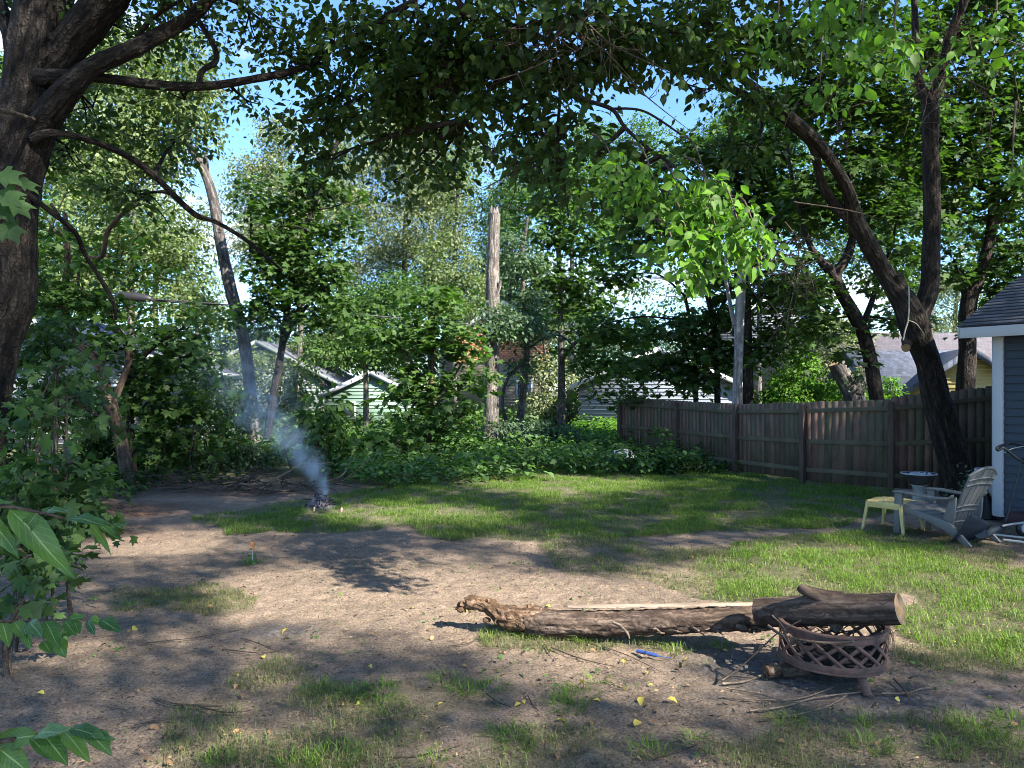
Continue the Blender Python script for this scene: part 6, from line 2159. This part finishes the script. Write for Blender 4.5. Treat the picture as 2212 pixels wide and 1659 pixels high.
for lb, pa, pb_ in (('upper pale pole lying on the dirt by the shed', (2150, 1160), (2330, 1180)), ('lower thicker pale pole lying on the dirt by the shed', (2168, 1171), (2330, 1192))):
    mb = MB()
    mb.tube([gd(*pa) + np.array([0, 0, .03]), gd(*pb_) + np.array([0, 0, .03])], [.014, .014], 10, 1)
    o = mb.build('pole', M['white_pole'])
    tag(o, lb, 'pole')

# push mower against the shed
mw = thing('push_mower', 'lawn mower with a folded black loop handle against the shed', 'mower', tuple(gd(2190, 1170)))
dm = 9.7
mb = MB()
mb.tube([at(2212, 1000, dm), at(2190, 985, dm), at(2168, 968, dm), at(2156, 985 - 12, dm), at(2154, 967, dm), at(2165, 962, dm + .1), at(2186, 959, dm + .2), at(2212, 966, dm + .25), at(2260, 990, dm + .3)], [.017] * 9, 10, 4)
mb.tube([at(2212, 1000, dm), at(2235, 1018, dm), at(2270, 1050, dm)], [.017] * 3, 10, 3)
mb.build('handle_loop', M['black_plastic'], mw)
mb = MB()
mb.tube([at(2206, 992, dm), at(2196, 1040, dm), at(2180, 1100, dm), at(2166, 1150, dm)], [.014] * 4, 10, 3)
mb.tube([at(2226, 960, dm + .1), at(2214, 985, dm + .1), at(2206, 1000, dm)], [.010] * 3, 8, 3)
mb.build('handle_tube', M['black_plastic'], mw)
mb = MB()
mb.tube([at(2170, 978, dm), at(2190, 968, dm + .1), at(2240, 960, dm + .2)], [.006] * 3, 6, 3)
mb.build('brake_bar', M['pole'], mw)
mb = MB()
wc = at(2212, 1128, dm)


def wheel(mb, c, r, w, mi, hole=0.0, n_=32):
    a = np.linspace(0, 2 * np.pi, n_, endpoint=False)
    P_ = []
    for rr_, yy in ((hole, -w / 2), (r * .93, -w / 2), (r, -w / 4), (r, w / 4), (r * .93, w / 2), (hole, w / 2)):
        P_.append(np.stack([c[0] + np.cos(a) * rr_, np.full(n_, c[1] + yy), c[2] + np.sin(a) * rr_], 1))
    fs_ = []
    for j in range(5):
        a0, b0 = np.arange(n_) + j * n_, np.arange(n_) + (j + 1) * n_
        fs_.append(np.stack([a0, np.roll(a0, -1), np.roll(b0, -1), b0], 1))
    mb.add(np.concatenate(P_), np.concatenate(fs_), mi)


wheel(mb, (wc[0], dm - .02, .115), .115, .05, 0)
wh = mb.build('wheel', M['black_plastic'], mw)
mb = MB()
wheel(mb, (wc[0], dm - .05, .115), .07, .03, 0)
mb.build('hub', M['clay'], wh)
mb = MB()
mb.box((wc[0] + .25, dm + .2, .2), (.55, .4, .14), None, 0, .85)
mb.build('deck', M['red'], mw, smooth=False, bevel=.02)

# white rock
rc = at(1330, 985, 19.4)
nu, nv_ = 24, 14
V = []
for j in range(nv_ + 1):
    ph = math.pi * j / nv_
    for i in range(nu):
        a = 2 * np.pi * i / nu
        V.append((math.sin(ph) * math.cos(a), math.sin(ph) * math.sin(a), math.cos(ph)))
V = np.array(V)
V *= (1 + .5 * (fbm(V, 1.7, 4) - .5))[:, None]
V = V * np.array([.36, .28, .26]) + np.array([rc[0], 18.0, .2])
fs = []
for j in range(nv_):
    a0, b0 = np.arange(nu) + j * nu, np.arange(nu) + (j + 1) * nu
    fs.append(np.stack([a0, b0, np.roll(b0, -1), np.roll(a0, -1)], 1))
mb = MB()
mb.add(V, np.concatenate(fs))
o = mb.build('boulder', M['white_stone'])
tag(o, 'pale rounded boulder in the weeds at the fence end', 'rock')

# weathered post and orange stake
pp = gd(233, 1062)
mb = MB()
mb.box((pp[0], pp[1], .25), (.15, .13, .56))
o = mb.build('wooden_post', M['post_grey'], smooth=False, bevel=.01)
tag(o, 'short weathered square post beside the brown trunks', 'post')
sp = gd(545, 1218)
stk = thing('marker_stake', 'orange topped garden stake in a small weed', 'stake', tuple(sp))
mb = MB()
mb.tube([sp + np.array([.0, 0, .0]), sp + np.array([.003, 0, .14]), sp + np.array([.006, 0, .2])], [.006] * 3, 8, 2)
mb.build('shaft', M['pole'], stk)
mb = MB()
mb.tube([sp + np.array([.004, 0, .15]), sp + np.array([.006, 0, .20]), sp + np.array([.004, 0, .225]), sp + np.array([-.012, 0, .228]), sp + np.array([-.014, 0, .2])], [.0095] * 5, 8, 3)
mb.build('hook', M['orange'], stk)
mb = MB()
mb.tube([sp + np.array([-.02, 0, .20])] + [sp + np.array([-.10 + .075 * math.cos(a), 0, .17 + .045 * math.sin(a)]) for a in np.linspace(1, 5.6, 10)], [.002] * 11, 5, 2)
mb.build('wire_loop', M['pole'], stk)
mb = MB()
P = sp + rng.normal(0, 1, (26, 3)) * np.array([.05, .05, .04]) + np.array([0, 0, .05])
add_leaves(mb, P, rng.normal(0, 1, (26, 3)), np.array([0, -.3, 1.0]) + rng.normal(0, .4, (26, 3)), np.full(26, .05), OVAL)
o = mb.build('weed', M['leaf_low'], smooth=False)
tag(o, 'small weed growing round the orange stake', 'weed')

# ------------------------------------------------------------------ near branches at the photographer's side
def big_leaf(mb, b, t, width, sag=.12, roll=0.0):
    b, t = np.array(b, float), np.array(t, float)
    dv = t - b
    ln = np.linalg.norm(dv)
    dv /= ln
    up_ = np.array([.25, -.75, .55])
    side = np.cross(dv, up_)
    side /= np.linalg.norm(side)
    nrm = np.cross(side, dv)
    cr_, sr_ = math.cos(roll), math.sin(roll)
    side, nrm = side * cr_ + nrm * sr_, nrm * cr_ - side * sr_
    ns, nw = 14, 7
    V = []
    for i in range(ns + 1):
        s = i / ns
        wd = width * (math.sin(math.pi * min(s * 1.0, 1) ** .72) ** .85) * (1 - .25 * s) if 0 < s < 1 else .0008
        c_ = b + dv * ln * s - np.array([0, 0, 1.0]) * sag * ln * s * s + nrm * .03 * ln * math.sin(s * 7)
        for j in range(nw):
            q_ = (j / (nw - 1) - .5) * 2
            rip = .012 * ln * math.sin(s * 26) * abs(q_) + .02 * ln * math.sin(s * 9 + q_ * 2) * abs(q_)
            V.append(c_ + side * wd * q_ + nrm * (.16 * wd * q_ * q_ * 1.5 + rip - .05 * wd * (1 if j == 3 else 0)))
    V = np.array(V)
    fs = np.array([(i * nw + j, i * nw + j + 1, (i + 1) * nw + j + 1, (i + 1) * nw + j) for i in range(ns) for j in range(nw - 1)])
    A_ = np.array([((j / (nw - 1) - .5) * 2, i / ns, 0) for i in range(ns + 1) for j in range(nw)])
    mb.add(V, fs, 0, A_)


# leaf with veins
m_, n, l, p = mat('leaf_veined')
a_ = attr(n, 'bark').outputs['Vector']
g_ = n.new('ShaderNodeNewGeometry')
sp_ = n.new('ShaderNodeSeparateXYZ')
l.new(a_, sp_.inputs[0])


def nm(op, a, b=None, c=None):
    k = n.new('ShaderNodeMath')
    k.operation = op
    for i, v in enumerate((a, b, c)):
        if v is None:
            continue
        if isinstance(v, (int, float)):
            k.inputs[i].default_value = v
        else:
            l.new(v, k.inputs[i])
    return k.outputs[0]


ab = nm('ABSOLUTE', sp_.outputs[0])
wv = nm('FRACT', nm('SUBTRACT', nm('MULTIPLY', sp_.outputs[1], 9.0), nm('MULTIPLY', ab, 2.2)))
vein = nm('GREATER_THAN', nm('ABSOLUTE', nm('SUBTRACT', wv, .5)), .455)
mid = nm('LESS_THAN', ab, .06)
vm = nm('MAXIMUM', nm('MULTIPLY', vein, .45), mid)
r_ = n.new('ShaderNodeValToRGB')
r_.color_ramp.elements[0].color = (.038, .105, .030, 1)
r_.color_ramp.elements[1].color = (.115, .215, .045, 1)
l.new(g_.outputs['Random Per Island'], r_.inputs[0])
_, bl_ = noise_ramp(n, l, a_, 3.2, [(.3, (.75, .8, .75)), (.7, (1.2, 1.15, 1.1))])
colr = mixc(n, l, 1.0, r_.outputs[0], bl_, 'MULTIPLY')
colr = mixc(n, l, vm, colr, (.22, .33, .14))
l.new(colr, p.inputs['Base Color'])
p.inputs['Roughness'].default_value = .45
bump(n, l, wv, p, .25, .004)
t_ = n.new('ShaderNodeBsdfTranslucent')
l.new(mixc(n, l, 1.0, colr, (1.5, 1.9, .55), 'MULTIPLY'), t_.inputs[0])
ms = n.new('ShaderNodeMixShader')
ms.inputs[0].default_value = .42
l.new(p.outputs[0], ms.inputs[1])
l.new(t_.outputs[0], ms.inputs[2])
l.new(ms.outputs[0], n['Material Output'].inputs[0])
M['leaf_veined'] = m_

NB = [
    ('near_branch', 'upper near branch with large pointed leaves, one tip yellowed and curled', 1.55, [(-90, 1085), (0, 1092), (90, 1108), (150, 1122), (210, 1126)], .0035, [
        ((20, 1100), (163, 1240), 34, .10, .2), ((140, 1122), (275, 1130), 15, .05, .5), ((200, 1126), (268, 1166), 11, .1, .6), ((196, 1128), (240, 1192), 10, .15, -.5), ((-30, 1110), (42, 1200), 22, .1, -.4), ((-50, 1080), (28, 1086), 12, .0, .3), ((80, 1108), (30, 1180), 16, .1, .2), ((100, 1105), (150, 1098), 9, .1, .2), ((-60, 1130), (0, 1230), 26, .1, .1)]),
    ('near_branch', 'middle near branch with a row of small round leaves', 2.1, [(-90, 1335), (0, 1342), (100, 1340), (200, 1338), (240, 1342)], .003, [
        ((30, 1343), (58, 1380), 16, .1, .2), ((64, 1343), (92, 1375), 16, .1, -.2), ((98, 1342), (130, 1400), 20, .1, .3), ((140, 1341), (165, 1372), 14, .1, .1), ((160, 1341), (172, 1368), 12, .1, .4), ((190, 1340), (205, 1370), 10, .1, -.3), ((218, 1340), (262, 1362), 17, .1, .2), ((5, 1345), (20, 1395), 16, .1, .2), ((50, 1350), (66, 1400), 15, .1, -.3), ((120, 1380), (142, 1418), 18, .1, .2), ((150, 1338), (185, 1330), 12, .0, .3), ((195, 1338), (222, 1345), 12, 0, .2), ((95, 1385), (110, 1410), 16, .1, .2), ((-20, 1340), (0, 1380), 16, .1, .2)]),
    ('near_branch', 'lowest near branch with big drooping glossy leaves', 1.3, [(-120, 1610), (-20, 1604), (80, 1588), (160, 1574), (225, 1578)], .0035, [
        ((78, 1588), (158, 1572), 19, .0, .4), ((150, 1574), (250, 1594), 17, .05, .3), ((95, 1588), (148, 1648), 22, .1, .1), ((138, 1580), (196, 1640), 19, .1, .2), ((186, 1578), (243, 1625), 17, .1, .1), ((84, 1588), (-40, 1606), 24, -.05, .2), ((0, 1618), (66, 1670), 30, .1, -.2), ((64, 1594), (118, 1640), 16, .1, .5), ((215, 1578), (240, 1605), 10, .1, .4), ((-60, 1600), (-10, 1690), 30, .1, .2)]),
    ('near_branch', 'maple leaves hanging over the big trunk', 2.6, [(-90, 350), (-30, 370), (0, 380)], .003, []),
]
ns_base = np.array([-2.05, 1.75, 0.0])
nshrub = thing('near_shrub', 'leafy shrub beside the photographer reaching three leafy branches into view', 'shrub', tuple(ns_base))
mb = MB()
tops = []
for k in range(9):
    e_ = ns_base + np.array([rng.uniform(-.7, .25), rng.uniform(-.5, .5), rng.uniform(.9, 1.9)])
    mb.tube([ns_base + np.array([rng.normal(0, .06), rng.normal(0, .06), -.05]), ns_base * .5 + e_ * .5 + rng.normal(0, .06, 3), e_], [.014, .010, .004], 8, 4, .1, k)
    tops.append(e_)
mb.build('stems', M['twig'], nshrub)
mb = MB()
for k in range(130):
    t_ = tops[k % 9]
    p_l = ns_base * .45 + t_ * .55 + rng.normal(0, .26, 3) * np.array([1, 1, .9])
    if p_l[0] > -1.02 * p_l[1] * .70 - .25 or p_l[2] < .15:
        continue
    e_ = p_l + norm(np.array([rng.normal(0, 1), rng.normal(0, 1), -.5])) * rng.uniform(.09, .15)
    big_leaf(mb, p_l, e_, rng.uniform(.02, .035), .1, rng.normal(0, .5))
mb.build('foliage', M['leaf_veined'], nshrub, smooth=True)
for nm_, lb, dd, stem, r0, lvs in NB:
    mb = MB()
    P_ = [at(x, y, dd + .02 * i) for i, (x, y) in enumerate(stem)]
    own = nshrub if lvs else big
    if lvs:
        P_ = [ns_base + np.array([-.05, 0, .35]), (ns_base + np.array([0, 0, .8])) * .5 + P_[0] * .5] + P_
    else:
        P_ = [np.array([-5.35, 8.5, 4.9]), np.array([-4.3, 6.3, 4.2]), np.array([-2.9, 3.9, 3.1])] + P_
    mb.tube(P_, np.linspace(r0 * (2.0 if lvs else 9), r0 * .5, len(P_)), 8, 5)
    br = mb.build('branch' if lvs else 'low_bough', M['twig'], own)
    br['label'] = lb
    mb = MB()
    for (bx_, by_), (tx_, ty_), w_, sg, rl in lvs:
        dz = rng.uniform(-.05, .05)
        big_leaf(mb, at(bx_, by_, dd + .02), at(tx_, ty_, dd + dz), w_ / S * dd / F, sg * .6, rl)
    if not lvs:
        P = np.array([at(-5, 372, 2.6), at(0, 410, 2.6), at(30, 385, 2.65), at(-10, 440, 2.6), at(20, 430, 2.6), at(5, 480, 2.6)])
        T = np.array([(1, 0, -.5), (1, 0, -.8), (1, .2, -.6), (1, 0, -1), (1, .1, -.9), (.8, 0, -1)])
        add_leaves(mb, P, T, np.array([.2, -.8, .5]) + rng.normal(0, .2, P.shape), np.full(len(P), .088), MAPLE)
        q_ = np.array([np.array(P_[1]) * (1 - t) + np.array(P_[3]) * t for t in rng.uniform(0, 1, 26)]) + rng.normal(0, .2, (26, 3))
        vx_, vy_ = to_view(q_)
        q_ = q_[vx_ < -40]
        add_leaves(mb, q_, rng.normal(0, 1, q_.shape), np.array([.2, -.5, .7]) + rng.normal(0, .3, q_.shape), np.full(len(q_), .125), MAPLE)
        mb.build('leaves', M['leaf_maple'], br, smooth=False)
    else:
        mb.build('leaves', M['leaf_veined'], br, smooth=True)

for o in bpy.data.objects:
    if '_o' in o:
        del o['_o']
print('leaves', NLEAF[0])
